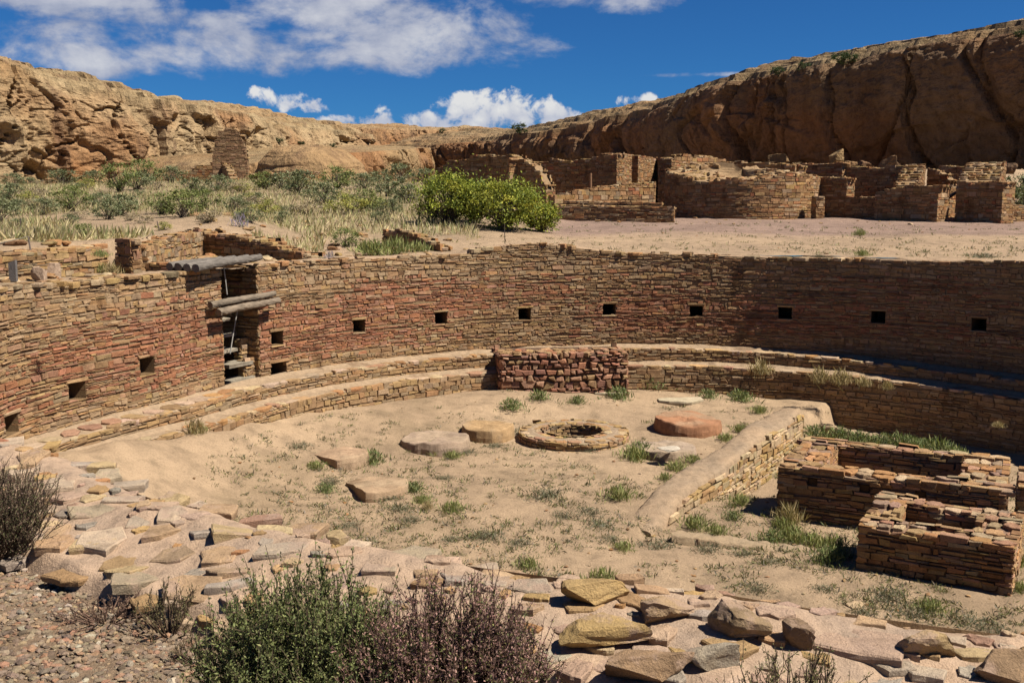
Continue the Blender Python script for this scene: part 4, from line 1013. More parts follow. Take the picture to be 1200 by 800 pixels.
# slanting timbers in the gap
m = MB(); a_ = at_y(1098, 240, 43.0); b_ = at_y(1120, 226, 43.6); tube(m, [a_, b_], .07, (.30, .22, .15), 8); tag(m.build('timber', M['wood'], origin=a_), 'slanting timber lying in the gap between the two front blocks', 'timber')
m = MB(); a_ = at_y(692, 234, 44.2); b_ = at_y(692, 203, 44.2); tube(m, [a_, b_], .06, (.36, .20, .11), 8); tag(m.build('wooden_post', M['wood'], origin=a_), 'upright brown post in front of the long dark ruin wall', 'post')

# left ruins under the cliff
pw('tall rounded stone wall fragment standing under the lit cliff', 250, 63.6, 291, 63.9, .7, 220, [(0, 190), (.05, 174), (.14, 163), (.28, 154), (.45, 150), (.6, 150), (.76, 155), (.88, 164), (.96, 176), (1, 192)], h=(.08, .14), l=(.18, .45), colf=lambda u, z, n: pick([(.36, .215, .115), (.30, .18, .10), (.42, .27, .15)], [3, 3, 2], n))
pw('dark shaded return of wall at the left foot of the tall fragment', 250, 66, 272, 61.5, .5, 222, [(0, 190), (.4, 188), (.7, 197), (1, 214)], colf=col_dark)
pw('low tumbled wall left of the tall fragment', 190, 66, 252, 66.5, .6, 216, [(0, 212), (.3, 203), (.6, 195), (.8, 193), (1, 190)], jag=.2)
pw('low dark wall in front of the rounded outcrop, right of the tall fragment', 288, 66, 332, 63, .6, 220, [(0, 204), (.5, 201), (.8, 206), (1, 216)], colf=col_dark, jag=.08)
pw('small tumbled wall beneath the right side of the rounded outcrop', 335, 66, 380, 68, .6, 220, [(0, 213), (.4, 207), (.7, 200), (1, 207)], jag=.2)

# boulders at the foot of the shaded cliff
BO = [(912, 184, 34, 18, 'pale block of fallen rock above the dark cross wall'), (980, 180, 24, 24, 'leaning pointed grey boulder at the foot of the shaded cliff'), (977, 189, 22, 12, 'small tan boulder under the leaning pointed one'), (995, 190, 20, 13, 'tan slab of fallen rock beside the pointed boulder'), (1012, 188, 24, 16, 'dark tan boulder midway along the fallen rocks'), (1038, 187, 28, 22, 'large sunlit tan boulder with a flat slanting face'), (1050, 189, 18, 20, 'orange boulder leaning against the large sunlit one'), (1182, 192, 26, 12, 'flat slanting slab of rock right of the rounded side wall'), (935, 190, 24, 10, 'low pale boulder close behind the wall tops'), (958, 191, 22, 9, 'small pale rock left of the pointed boulder')]
for (px, py, w, h, lab) in BO:
    y = 58; p = at_y(px, py, y); m = MB(); hz = max(p[2]-gz(p[0], p[1]), .3)
    rock(m, p+np.array([0, 0, -.32]), (w*y/F/2*.85, w*y/F/2*.7, h*y/F/2*.85+.1), pick([TAN, GRY, BRN, ORG], [4, 2, 3, 1], 1)[0]*.9, level=4, blocky=.8)
    tag(m.build('boulder', M['cliff'], origin=p), lab, 'boulder', 'fallen boulders below the cliff')

# ------------------------------------------------------------------ cliffs
def resample(pts, n):
    pts = np.array(pts, float); d = np.r_[0, np.cumsum(np.linalg.norm(np.diff(pts[:, :2], axis=0), axis=1))]
    s = np.linspace(0, d[-1], n); out = np.stack([np.interp(s, d, pts[:, k]) for k in range(pts.shape[1])], 1)
    k = np.ones(15)/15
    for c in range(2):
        e = np.pad(out[:, c], 7, mode='edge'); out[:, c] = np.convolve(e, k, 'valid')
    return out, s
def cells(u, v, su, sv, seed):
    """fracture blocks: a random level and tilt for every cell, and the distance to the nearest joint"""
    a, b = u/su, v/sv; iu, iv = np.floor(a), np.floor(b); f1 = np.full(a.shape, 9.); f2 = np.full(a.shape, 9.); lev = np.zeros(a.shape)
    for du in (-1, 0, 1):
        for dv in (-1, 0, 1):
            cu, cv = iu+du, iv+dv; z0 = 0*cu
            pu = cu+.5+.42*(_hash(cu, cv, z0, seed)*2-1); pv = cv+.5+.42*(_hash(cu, cv, z0, seed+1)*2-1)
            d = np.hypot(a-pu, b-pv); l = (_hash(cu, cv, z0, seed+2)*2-1)+1.1*(a-pu)*(_hash(cu, cv, z0, seed+3)*2-1)+1.1*(b-pv)*(_hash(cu, cv, z0, seed+4)*2-1)
            n_ = d < f1; f2 = np.where(n_, f1, np.minimum(f2, d)); lev = np.where(n_, l, lev); f1 = np.where(n_, d, f1)
    return lev, f2-f1
def cliff(name, pts, n, nv, nt, depth, seed, col, face, sky=None, zmin=6, tall=1.0, batter=.09, amp=1.0, undercut=0.0, ledge=1.0, side=1, flat=0.0):
    """pts: x, y, base z, face top z, skyline z. Face stands on the path, slickrock ledges climb behind it."""
    P, s = resample([(q[0], q[1], q[2], 0, 0) for q in pts], n); T = np.gradient(P[:, :2], axis=0); T /= np.linalg.norm(T, axis=1, keepdims=True)
    N = np.stack([T[:, 1], -T[:, 0]], 1)*side           # towards the valley
    k = np.ones(41)/41
    for c in range(2): N[:, c] = np.convolve(np.pad(N[:, c], 20, mode='edge'), k, 'valid')
    N /= np.linalg.norm(N, axis=1, keepdims=True)
    v = np.linspace(0, 1, nv); w = np.linspace(0, 1, nt+1)[1:]
    SKYR = [(-300, 20), (0, 64), (60, 84), (130, 108), (290, 124), (400, 134), (450, 149), (480, 147), (560, 149), (610, 155), (650, 150), (690, 138), (735, 125), (770, 117), (800, 113), (870, 92), (900, 85), (990, 68), (1080, 48), (1200, 28), (1500, -10)]
    FACER = face
    def col_px(x, y): return 600+F*x/np.maximum(y, 8)/math.cos(PIT)*1.0
    pf = col_px(P[:, 0], P[:, 1]-2); rowf = np.interp(pf, [q[0] for q in FACER], [q[1] for q in FACER])
    P[:, 3] = np.array([z_at(r_, y_) for r_, y_ in zip(rowf, np.maximum(P[:, 1]+2, 30))])
    xb, yb = P[:, 0]-N[:, 0]*depth*.9, P[:, 1]-N[:, 1]*depth*.9
    rowb = np.interp(col_px(xb, yb), [q[0] for q in (sky or SKYR)], [q[1] for q in (sky or SKYR)])
    P[:, 4] = np.maximum(np.array([z_at(r_, y_) for r_, y_ in zip(rowb, np.maximum(yb, 30))]), P[:, 3]+.2)
    P[:, 3] = np.clip(P[:, 3], zmin, 22); P[:, 4] = np.clip(P[:, 4], zmin+.5, 40)
    for c in (3, 4): P[:, c] = np.convolve(np.pad(P[:, c], 10, mode='edge'), np.ones(21)/21, 'valid')
    H = P[:, 3]-P[:, 2]
    S2, V2 = np.meshgrid(s, v, indexing='ij'); Zf = P[:, 2:3]-2.0+(H[:, None]+2.0)*V2
    # buttresses, cracks, bedding, hollows
    big = fbm(S2*.055, Zf*.03, 0*S2+seed, 3, seed)
    rib = np.abs(fbm(S2*.16+.6*fbm(S2*.05, Zf*.12, 0*S2, 2, seed+2), Zf*.035, 0*S2, 3, seed+3))
    crack = np.exp(-(rib/.055)**2)
    blk = fbm(S2*.35, Zf*.42, 0*S2, 4, seed+5)
    fine = fbm(S2*1.1, Zf*1.5, 0*S2, 4, seed+7, .6)
    bed = fbm(S2*.02, Zf*1.3, 0*S2, 3, seed+9)
    hol = smoothstep(.28, .62, fbm(S2*.12+9, Zf*.16, 0*S2, 3, seed+11))
    wu = S2+(1.6/tall)*fbm(S2*.2, Zf*.2, 0*S2, 4, seed+31); wv = Zf+1.1*fbm(S2*.15+40, Zf*.15, 0*S2, 3, seed+33)
    l1, j1 = cells(wu, wv, 9.0/tall**.5, 13.0*tall, seed+40); l2, j2 = cells(wu, wv, 3.6, 4.4*tall, seed+50); l3, j3 = cells(wu, wv, 1.3, 1.0, seed+60)
    rough = smoothstep(-.35, .5, fbm(S2*.07, Zf*.11, 0*S2, 2, seed+70))
    off = amp*(1.5*big+.9*tall**.5*l1-.7*tall**1.3*smoothstep(.07*tall**.5, .0, j1)+(.42*l2-.32*smoothstep(.08, 0, j2))*(.35+.8*rough)+.12*l3*rough*tall+.22*blk*(rough+.5*(tall-1))+.12*fine*tall+.55*(tall-.45)*smoothstep(-.08, .08, vnoise(S2*.035+seed, Zf*.36+.8*fbm(S2*.09, Zf*.12, 0*S2, 3, seed+81), 0*S2, seed+80))+.05*bed-1.3*crack-1.5*hol*rough)
    back = batter*H[:, None]*V2+1.3*V2**(6 if batter > .05 else 14)*amp
    under = undercut*(smoothstep(.75, .15, V2)-.6*smoothstep(.2, 0, V2))
    D = off-back-under
    X = P[:, 0:1]+N[:, 0:1]*D; Y = P[:, 1:2]+N[:, 1:2]*D
    S3, W3 = np.meshgrid(s, w, indexing='ij')
    rise = (P[:, 4]-P[:, 3])[:, None]
    q = W3+.05*fbm(S3*.03, W3*4, 0*S3, 3, seed+13)
    nst = 7.0*ledge; fl = np.floor(q*nst); fr = q*nst-fl
    step = (fl+smoothstep(.0, .16, fr)*.8+.2*fr)/nst
    D3 = D[:, -1:]-depth*W3**1.15
    X3 = P[:, 0:1]+N[:, 0:1]*D3; Y3 = P[:, 1:2]+N[:, 1:2]*D3
    Z3 = P[:, 3:4]+rise*np.clip(step, 0, 1.05)+.35*amp*fbm(X3*.25, Y3*.25, 0*X3, 4, seed+15)*np.minimum(W3*6, 1)+.6*amp*big[:, -1:]*np.minimum(W3*3, 1)
    V = np.concatenate([np.stack([X, Y, Zf], -1), np.stack([X3, Y3, Z3], -1)], 1)
    # drop the far edge so that the top closes off behind the skyline
    last = V[:, -1:].copy(); last[..., 0:2] -= (N*6)[:, None]; last[..., 2] -= 14; V = np.concatenate([V, last], 1)
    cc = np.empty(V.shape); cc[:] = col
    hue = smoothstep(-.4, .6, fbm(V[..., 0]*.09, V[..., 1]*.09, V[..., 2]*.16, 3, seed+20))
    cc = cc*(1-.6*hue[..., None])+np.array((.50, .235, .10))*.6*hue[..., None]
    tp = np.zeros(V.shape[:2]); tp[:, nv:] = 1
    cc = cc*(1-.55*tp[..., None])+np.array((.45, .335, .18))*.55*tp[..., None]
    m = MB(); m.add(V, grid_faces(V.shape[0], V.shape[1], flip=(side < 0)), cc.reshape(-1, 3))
    return tag(m.build(name, M['cliff'], smooth=False), kind='structure')
def zpx(py, y): return z_at(py, y)
# lit cliff on the left
cliff('cliff', [(-95, 55, .5), (-62, 86, 1.5), (-50, 100, 2.0), (-44, 110, 2.2), (-40.5, 113, 2.2), (-34.5, 128, 2.4), (-31, 142, 2.5), (-29, 165, 2.6), (-27, 190, 3), (-26, 215, 3), (-30, 240, 3)], 640, 150, 60, 30, 3, (.56, .395, .215), [(-300, 40), (0, 74), (60, 94), (130, 118), (180, 126), (290, 137), (320, 150), (400, 158), (450, 166), (600, 170)], amp=.95, side=1, ledge=1.0)
# shaded cliff on the right curving into the back of the side canyon; rock colour darkened to deepen its shade
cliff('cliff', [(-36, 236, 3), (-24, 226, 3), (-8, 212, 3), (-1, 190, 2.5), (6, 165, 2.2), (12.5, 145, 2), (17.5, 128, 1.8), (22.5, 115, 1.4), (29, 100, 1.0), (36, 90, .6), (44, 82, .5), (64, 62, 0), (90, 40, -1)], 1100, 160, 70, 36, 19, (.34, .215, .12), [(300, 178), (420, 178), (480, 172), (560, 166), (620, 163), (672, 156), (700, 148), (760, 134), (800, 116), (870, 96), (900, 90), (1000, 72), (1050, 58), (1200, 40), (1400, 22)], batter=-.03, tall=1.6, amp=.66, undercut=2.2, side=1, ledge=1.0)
# set-back upper ledge on top of the right cliff
def upper_ledge():
    P = [(20.5, 128), (24, 121), (28, 114.5), (33.5, 107), (40, 99), (48, 92), (60, 86), (80, 76)]
    cliff('cliff', [(x, y, zpx(row, y)-1.0) for (x, y), row in zip(P, (112, 102, 94, 84, 74, 62, 50, 40))], 420, 26, 60, 26, 87, (.44, .30, .16), [(700, 130), (780, 118), (840, 98), (870, 91), (900, 86), (990, 69), (1080, 52), (1200, 33), (1400, 10)], sky=[(700, 126), (800, 112), (860, 94), (900, 83), (990, 66), (1080, 46), (1200, 26), (1500, -12)], zmin=3, tall=.6, amp=.55, undercut=.5, side=1, ledge=.8)
upper_ledge()
# stepped ledges low in front of the left cliff
cliff('cliff', [(-30, 96, 1.2), (-26, 101, 1.6), (-22, 110, 2), (-17.5, 122, 2.2), (-13.5, 140, 2.4), (-12, 160, 2.5), (-14, 185, 2.5)], 420, 60, 90, 34, 73, (.47, .31, .155), [(200, 222), (270, 214), (310, 190), (360, 180), (420, 180), (480, 176), (540, 172)], sky=[(120, 216), (220, 210), (290, 172), (340, 160), (420, 158), (480, 160), (540, 162)], zmin=-3, amp=.55, undercut=1.0, side=1, ledge=1.3)
# distant lit mesas behind the side canyon
cliff('mesa', [(-95, 300, 10), (-62, 305, 10), (-40, 300, 10), (-22, 300, 10), (-5, 312, 10), (20, 330, 10), (60, 335, 10)], 380, 60, 30, 40, 43, (.50, .30, .15), [(200, 148), (420, 152), (480, 152), (560, 155), (620, 160), (900, 160)], sky=[(200, 140), (420, 146), (480, 147), (560, 150), (620, 156), (900, 156)], amp=1.2, side=1)

# rounded outcrop of slickrock below the left cliff
def outcrop():
    m = MB(); c = at_y(350, 195, 86)
    v, f = ico(6) if False else (None, None)
    nu, nv = 220, 90
    U, V = np.meshgrid(np.linspace(0, 2*math.pi, nu), np.linspace(0, 1, nv), indexing='ij')
    el = V*math.pi/2; ce = np.cos(el)**.45; se = np.sin(el)
    dx, dy = np.cos(U)*ce, np.sin(U)*ce
    x = c[0]+5.0*dx; y = c[1]+6+7.5*dy; z0 = gz(c[0], c[1])-1.0; h = zpx(169, 88)-z0
    z = z0+h*se*(1-.10*np.clip(dx, 0, 1))
    off = .35*fbm(x*.25, y*.25, z*.4, 4, 33)+.22*fbm(x*.1, y*.1, z*1.6, 3, 35)-.8*smoothstep(.45, .0, V)*smoothstep(.12, .02, np.abs(V-.12))
    x = x+off*dx; y = y+off*dy; z = z+.25*fbm(x*.5, y*.5, 0*x, 3, 36)*V
    m.add(np.stack([x, y, z], -1), grid_faces(nu, nv), np.array((.50, .315, .155)))
    tag(m.build('rock_outcrop', M['cliff'], smooth=False), kind='structure')
outcrop()

# ------------------------------------------------------------------ vegetation
def quads(mb, c, dirv, nrmv, L, W, col):
    """leaf quads: centre, direction, facing, length, width"""
    s = np.cross(dirv, nrmv); s /= np.linalg.norm(s, axis=1, keepdims=True)+1e-9
    L = np.asarray(L)[:, None]; W = np.asarray(W)[:, None]
    v = np.stack([c-dirv*L*.5, c+s*W*.5, c+dirv*L*.5, c-s*W*.5], 1)
    n = len(c); mb.add(v.reshape(-1, 3), (np.arange(n)*4)[:, None]+np.arange(4)[None], np.repeat(col, 4, 0))
def rdir(n, up=0.0):
    d = rng.normal(0, 1, (n, 3)); d[:, 2] += up; return d/np.linalg.norm(d, axis=1, keepdims=True)
def foliage(mb, n, rad, zc, leaf, pal, w, clumps=26, spread=.30, up=.5, cvar=.18):
    """leaves gathered into clumps spread through and around a crown volume"""
    cl = rdir(clumps, .25)*(rng.uniform(.35, 1.0, (clumps, 1))**.5)
    size = rng.uniform(.6, 1.25, clumps)*spread
    k = rng.integers(0, clumps, n); off = rdir(n)*np.abs(rng.normal(0, 1, (n, 1)))*size[k][:, None]*.8
    p = (cl[k]*.82+off)*np.array(rad); p[:, 2] += zc
    p[:, 2] = np.where(p[:, 2] < .02, np.abs(p[:, 2])*.6+.02, p[:, 2])
    cc = pick(pal, w, clumps)[k]*.55+pick(pal, w, n)*.45
    cc = cc*(1+rng.normal(0, cvar, (n, 1)))
    d = rdir(n, up); quads(mb, p, d, rdir(n, .4), leaf*rng.uniform(.6, 1.5, n), leaf*.48*rng.uniform(.7, 1.3, n), np.clip(cc, .01, 1))
    return cl*np.array(rad)*.8+np.array([0, 0, zc])
def twigs(mb, tips, r=.012, col=(.16, .125, .09)):
    for t in tips:
        t = np.array(t); mid = t*np.array([.35, .35, .5])+rng.normal(0, .04, 3); mid[2] = abs(mid[2])
        tube(mb, [np.array([rng.normal(0, .05), rng.normal(0, .05), -.05]), mid, t], [r*1.6, r, r*.45], col, 4, cap=False)
SAGE = [(.185, .19, .10), (.15, .165, .075), (.25, .245, .15), (.10, .12, .05)]
GREEN = [(.18, .225, .035), (.30, .31, .04), (.085, .115, .022), (.40, .38, .05)]
DRY = [(.37, .29, .18), (.29, .225, .15), (.42, .34, .19), (.24, .20, .14)]
GREY = [(.19, .175, .135), (.15, .14, .11), (.23, .21, .165)]
DARKG = [(.05, .07, .025), (.07, .09, .03), (.04, .055, .02)]
def shrub(name, label, cat, group, n, rad, zc, leaf, pal, w, clumps=24, stem=True, **kw):
    t = thing(name, (0, 0, 0), label, cat, group)
    f = MB(); tips = foliage(f, n, rad, zc, leaf, pal, w, clumps, **kw); f.build('foliage', M['leaf'], t)
    if stem:
        b = MB(); twigs(b, tips, .012*max(rad)/.7); b.build('stems', M['wood'], t)
    return t
# three big bright bushes behind the far rim
def place(o, first, loc, rz, sc, label=None):
    if first: o.location = loc; o.rotation_euler = (0, 0, rz); o.scale = (sc, sc, sc) if not isinstance(sc, tuple) else sc; return o
    return copy_thing(o, loc, rz, sc, label)
for (px, py, y, w, h, lab, pal, n) in ((525, 262, 32.5, 78, 62, 'big bright green bush on the left of the pair behind the far rim', GREEN, 9000), (590, 264, 31.8, 82, 64, 'big bright yellow green bush on the right of the pair behind the far rim', GREEN, 9500), (634, 261, 32.6, 44, 36, 'lower yellow green bush at the right foot of the big pair', GREEN, 4200), (557, 262, 33.5, 60, 52, 'darker green bush filling the gap between the two big bright ones', [(.12, .17, .04), (.18, .22, .04)], 5000)):
    p = at_y(px, py, y); g_ = gz(p[0], p[1]); R_ = w*y/F/2*1.12; H_ = h*y/F
    o = shrub('green_bush', lab, 'bush', 'bright green bushes', n, (R_, R_*.9, H_*.5), H_*.48, .085, pal, [4, 4, 3, 2][:len(pal)], clumps=75, spread=.33)
    o.location = (p[0], p[1], g_)
# sagebrush and rabbitbrush over the left flat
protos = [
    (shrub('sagebrush', 'x', 'shrub', 'x', 1500, (.75, .75, .5), .48, .075, SAGE, [4, 4, 2, 3], 22), 'grey green sagebrush growing in the scrub below the lit cliff', 'sagebrush below the lit cliff'),
    (shrub('sagebrush', 'x', 'shrub', 'x', 1400, (.85, .7, .42), .40, .07, SAGE, [3, 5, 1, 4], 20), 'grey green sagebrush growing in the scrub below the lit cliff', 'sagebrush below the lit cliff'),
    (shrub('green_shrub', 'x', 'shrub', 'x', 1700, (.75, .75, .62), .6, .075, [(.17, .20, .06), (.12, .145, .045), (.22, .23, .07)], [3, 3, 2], 24), 'darker leafy green shrub among the sagebrush on the left flat', 'leafy green shrubs on the left flat'),
    (shrub('dry_shrub', 'x', 'shrub', 'x', 1100, (.7, .7, .4), .36, .07, DRY, [3, 3, 2, 2], 20), 'straw coloured dry shrub among the sagebrush on the left flat', 'dry shrubs on the left flat'),
    (shrub('rabbitbrush', 'x', 'shrub', 'x', 1500, (.7, .7, .46), .44, .07, [(.33, .32, .08), (.25, .26, .07), (.42, .38, .09)], [3, 3, 2], 22), 'yellowish green rabbitbrush among the sagebrush on the left flat', 'rabbitbrush on the left flat'),
]
usedp = [False]*len(protos)
def put_shrub(k, px, py, wpx, y=None):
    o, lab, grp = protos[k]
    if y is None:   # march along the ray to the ground
        y = 24.0
        for yy in np.linspace(20, 110, 450):
            q = at_y(px, py, yy)
            if q[2] <= gz(q[0], q[1]): y = yy; break
        else: y = 78
    p = at_y(px, py, y); sc = wpx*y/F/1.5; loc = (float(p[0]), float(p[1]), gz(p[0], p[1])-.03)
    first = not usedp[k]; usedp[k] = True
    s_ = (sc, sc, sc*rng.uniform(.66, .92))
    r = place(o, first, loc, rng.uniform(0, 6.28), s_); r['label'] = lab; r['group'] = grp
HAND = [(2,84,248,48),(0,50,252,40),(2,215,255,56),(2,190,252,40),(0,140,252,52),(0,160,222,46),(2,140,225,50),(4,408,252,58),(2,430,248,40),(4,448,246,36),(0,380,240,50),(0,350,228,60),(3,300,245,50),(4,312,252,40),(0,275,250,44),(2,240,248,50),(3,245,262,40),(0,20,268,30),(2,98,290,34),(2,78,290,20),(4,193,270,26),(0,330,262,30),(2,405,289,44),(3,165,262,36),(0,118,245,40),(0,75,218,40),(0,110,216,36),(2,170,216,44),(0,200,214,40),(0,230,232,46),(2,395,222,50),(0,425,222,44),(0,455,230,50),(0,480,238,52),(3,500,252,44),(0,460,252,40),(3,360,252,44),(0,12,238,44),(3,40,236,36),(0,330,222,40),(4,285,226,30),(0,255,224,40),(2,310,222,40),(0,470,214,44),(0,500,218,40),(0,440,212,40),(0,405,211,40),(3,520,226,36),(0,15,214,30),(3,50,214,26),(0,35,206+9,24)]
for h in HAND: put_shrub(*h)
for _ in range(46):
    px = rng.uniform(-20, 510); py = rng.uniform(217, 264); k = int(rng.choice(5, p=[.36, .24, .08, .22, .10])); put_shrub(k, px, py, rng.uniform(18, 40)*(py-170)/70)

# dry grass of the flat, uncountable
def grass_field():
    m = MB(); N = 52000
    px = rng.uniform(-30, 560, N); y = 18.5+66*rng.random(N)**1.5; x = (px-600)/F*y
    dens = fbm(x*.25, y*.25, 0*x, 3, 55); ok = (dens > -.30) & (np.hypot(x-CX, y-CY) > 12.2) & (inside(x, y, HPOLY) | (y > 26)) & ~((px > 380) & (y < 27.5))
    x, y = x[ok], y[ok]; n = len(x); z = ground_z(x, y)
    d = rdir(n, 2.2); L = rng.uniform(.10, .34, n); c = np.stack([x, y, z+.0], 1)+d*L[:, None]*.45
    col = pick([(.46, .38, .19), (.36, .33, .15), (.50, .41, .24), (.26, .27, .11)], [4, 3, 4, 2], n)
    quads(m, c, d, np.tile(nrm((.1, -1, .1)), (n, 1))+rng.normal(0, .2, (n, 3)), L, L*.07+.006, col)
    tag(m.build('dry_grass', M['leaf']), kind='stuff')
grass_field()
# low weeds sprinkled over plaza and kiva floor
def weeds():
    m = MB()
    def sow(P, hgt, nb, pal, w):
        for (x, y, z) in P:
            s = hgt*rng.uniform(.4, 1.3); k = int(nb*rng.uniform(.6, 1.3)); d = rdir(k, .8); L = s*rng.uniform(.5, 1.1, k)
            c = np.array([x, y, z])+d*L[:, None]*.5+np.c_[rng.normal(0, s*.6, k), rng.normal(0, s*.6, k), np.zeros(k)]
            quads(m, c, d, rdir(k), L, L*.2, pick(pal, w, k))
    gpal = [(.20, .19, .08), (.28, .23, .12), (.13, .14, .06), (.22, .18, .12)]
    P = []
    while len(P) < 620:
        px, py = rng.uniform(520, 1230), rng.uniform(256, 302); z = -1.1
        p = at_z(px, py, z)
        for _ in range(4): p = at_z(px, py, gz(p[0], p[1]))
        if np.hypot(p[0]-CX, p[1]-CY) > 10.4 and p[1] < 41: P.append((p[0], p[1], gz(p[0], p[1])))
    sow(P, .10, 12, gpal, [4, 4, 2, 3])
    P = []
    while len(P) < 3900:
        px, py = rng.uniform(230, 1200), rng.uniform(475, 735); p = at_z(px, py, -4.44); r = np.hypot(p[0]-CX, p[1]-CY)
        if r > 8.1 and p[1] > 10: continue
        if fbm(p[0]*.9, p[1]*.9, 0., 3, 57) < (.02 if py < 560 else -.25): continue
        P.append((p[0], p[1], fz(p[0], p[1])))
    sow(P, .07, 18, [(.15, .15, .05), (.21, .19, .085), (.10, .115, .04), (.22, .18, .12), (.16, .14, .11)], [4, 4, 3, 3, 3])
    tag(m.build('ground_weeds', M['leaf']), kind='stuff')
weeds()

def pebbles():
    m = MB(); k = 0
    while k < 900:
        p = at_z(rng.uniform(160, 1200), rng.uniform(470, 740), -4.44); r = np.hypot(p[0]-CX, p[1]-CY)
        if r > 8.2 or p[1] < 7.5: continue
        s_ = .008+.03*rng.random()**3; rock(m, (p[0], p[1], fz(p[0], p[1])+s_*.2), (s_*1.2, s_, s_*.6), pick([TAN, BRN, PAL, GRY, ORG], [3, 3, 2, 2, 1], 1)[0], level=1); k += 1
    tag(m.build('pebbles', M['stone']), kind='stuff')
pebbles()
# grass and herb tufts on the kiva floor
def tuft(name, n, rad, hgt, leaf, pal, w, thin=.18, up=1.5):
    m = MB(); d = rdir(n, up); L = leaf*rng.uniform(.5, 1.4, n)
    p = np.c_[rng.normal(0, rad*.42, n), rng.normal(0, rad*.42, n), hgt*rng.random(n)**1.3*.8]
    p[:, 2] *= np.exp(-(np.hypot(p[:, 0], p[:, 1])/rad)**2*.8)
    quads(m, p+d*L[:, None]*.4, d, rdir(n), L, L*thin, pick(pal, w, n))
    for k in range(10): tube(m, [(rng.normal(0, .03), rng.normal(0, .03), -.02), np.array([rng.normal(0, rad*.3), rng.normal(0, rad*.3), hgt*.7])], .004, (.14, .13, .07), 4, cap=False)
    return m.build(name, M['leaf'], origin=(0, 0, 0))
GT = [(.14, .175, .06), (.19, .215, .08), (.10, .13, .045), (.25, .25, .10)]
TP = [(tuft('herb_tuft', 420, .32, .30, .10, GT, [4, 3, 3, 2]), 'leafy green herb tuft growing on the kiva floor', 'green herb tufts'),
      (tuft('grass_tuft', 340, .30, .22, .15, [(.20, .22, .07), (.28, .27, .10), (.14, .17, .05)], [3, 3, 2], .09, 2.4), 'fine green grass tuft growing on the kiva floor', 'green grass tufts'),
      (tuft('grey_tuft', 380, .40, .14, .08, [(.15, .145, .09), (.11, .115, .06), (.2, .17, .11)], [3, 3, 2], .16, .7), 'low greyish weed mat spread on the kiva floor sand', 'low grey weed mats'),
      (tuft('straw_tuft', 300, .26, .30, .20, [(.40, .31, .16), (.32, .25, .12), (.24, .2, .09)], [3, 3, 2], .07, 2.2), 'straw coloured dry grass tuft in the kiva', 'dry straw tufts')]
tused = [False]*4
def put_tuft(k, px, py, wpx, z=None, label=None, group=None):
    o, lab, grp = TP[k]; p = at_z(px, py, -4.42 if z is None else z); zz = fz(p[0], p[1]) if z is None else z
    d = np.linalg.norm(p); sc = wpx*d/F/(.66 if k != 2 else .85); loc = (float(p[0]), float(p[1]), zz-.01)
    if not tused[k]: tused[k] = True; o.location = loc; o.rotation_euler = (0, 0, rng.uniform(0, 6)); o.scale = (sc, sc, sc); r = o; tag(o, lab, 'plant', grp)
    else:
        r = o.copy(); COL.objects.link(r); r.location = loc; r.rotation_euler = (0, 0, rng.uniform(0, 6)); r.scale = (sc, sc, sc*rng.uniform(.8, 1.2))
        r['label'] = lab; r['group'] = grp
    if label: r['label'] = label; r['group'] = group or grp
for t in [(0,470,472,22),(0,579,465,24),(0,600,490,36),(0,632,482,30),(0,676,482,26),(0,725,476,34),(0,766,462,40),(0,830,470,28),(0,868,472,36),(1,745,536,46),(0,752,530,40),(1,792,548,40),(1,812,540,30),(1,868,505,28),(1,850,515,30),(1,890,485,26),(1,510,530,40),(1,530,534,30),(2,545,528,40),(0,436,548,36),(0,485,575,34),(0,382,578,30),(1,530,598,36),(2,470,598,44),(2,482,610,40),(2,350,545,40),(1,370,560,30),(2,385,570,40),(2,640,582,60),(1,725,582,46),(2,690,600,50),(2,700,612,56),(2,660,605,40),(1,620,664,34),(1,705,678,44),(2,570,630,56),(2,530,632,40),(2,610,638,44),(2,770,632,60),(1,730,640,34),(2,715,630,40),(3,232,562,34),(1,238,560,22),(3,272,528,20),(2,440,645,40),(2,410,615,40),(2,520,560,30),(2,760,610,36),(1,868,580,34),(1,815,605,44),(0,860,596,30),(1,840,612,34),(0,905,620,40),(1,930,618,46),(1,952,622,48),(1,980,628,40),(1,918,604,40),(3,925,600,44),(0,970,655,44),(0,985,650,30),(2,1040,700,60),(2,1070,716,60),(1,1090,712,40),(2,1140,725,60),(2,1170,738,50),(2,890,690,44),(2,830,640,50),(2,870,645,40),(1,1192,660,40),(1,1196,690,30),(0,920,525,24),(1,560,508,24),(2,610,505,34),(2,580,520,30),(1,660,520,30),(2,690,525,36),(3,500,596,20),(2,455,585,40),(1,495,588,30),(2,905,655,40),(2,965,690,40),(2,1010,716,44),(1,780,560,24)]:
    put_tuft(*t)
for t in [(0,955,500,30),(0,985,505,30),(0,1008,508,26),(0,1034,512,34),(0,1055,514,30),(0,1082,516,28),(0,1100,522,34),(0,1122,524,24),(0,1070,510,20)]:
    put_tuft(t[0], t[1], t[2]+12, t[3]*1.35, -4.68)
    # leafy herbs in the shade strip behind the vault
for t in [(3,892,428,34),(3,960,438,30),(3,985,440,34),(3,1012,442,22),(3,1040,446,18)]:
    put_tuft(t[0], t[1], t[2]+10, t[3], -3.83, 'straw coloured dry grass tuft rooted on the lower bench of the shaded wall')
for t in [(3,1170,500,16)]: put_tuft(t[0], t[1], t[2], t[3], -3.85, 'straw coloured dry grass tuft rooted on the lower bench of the shaded wall')
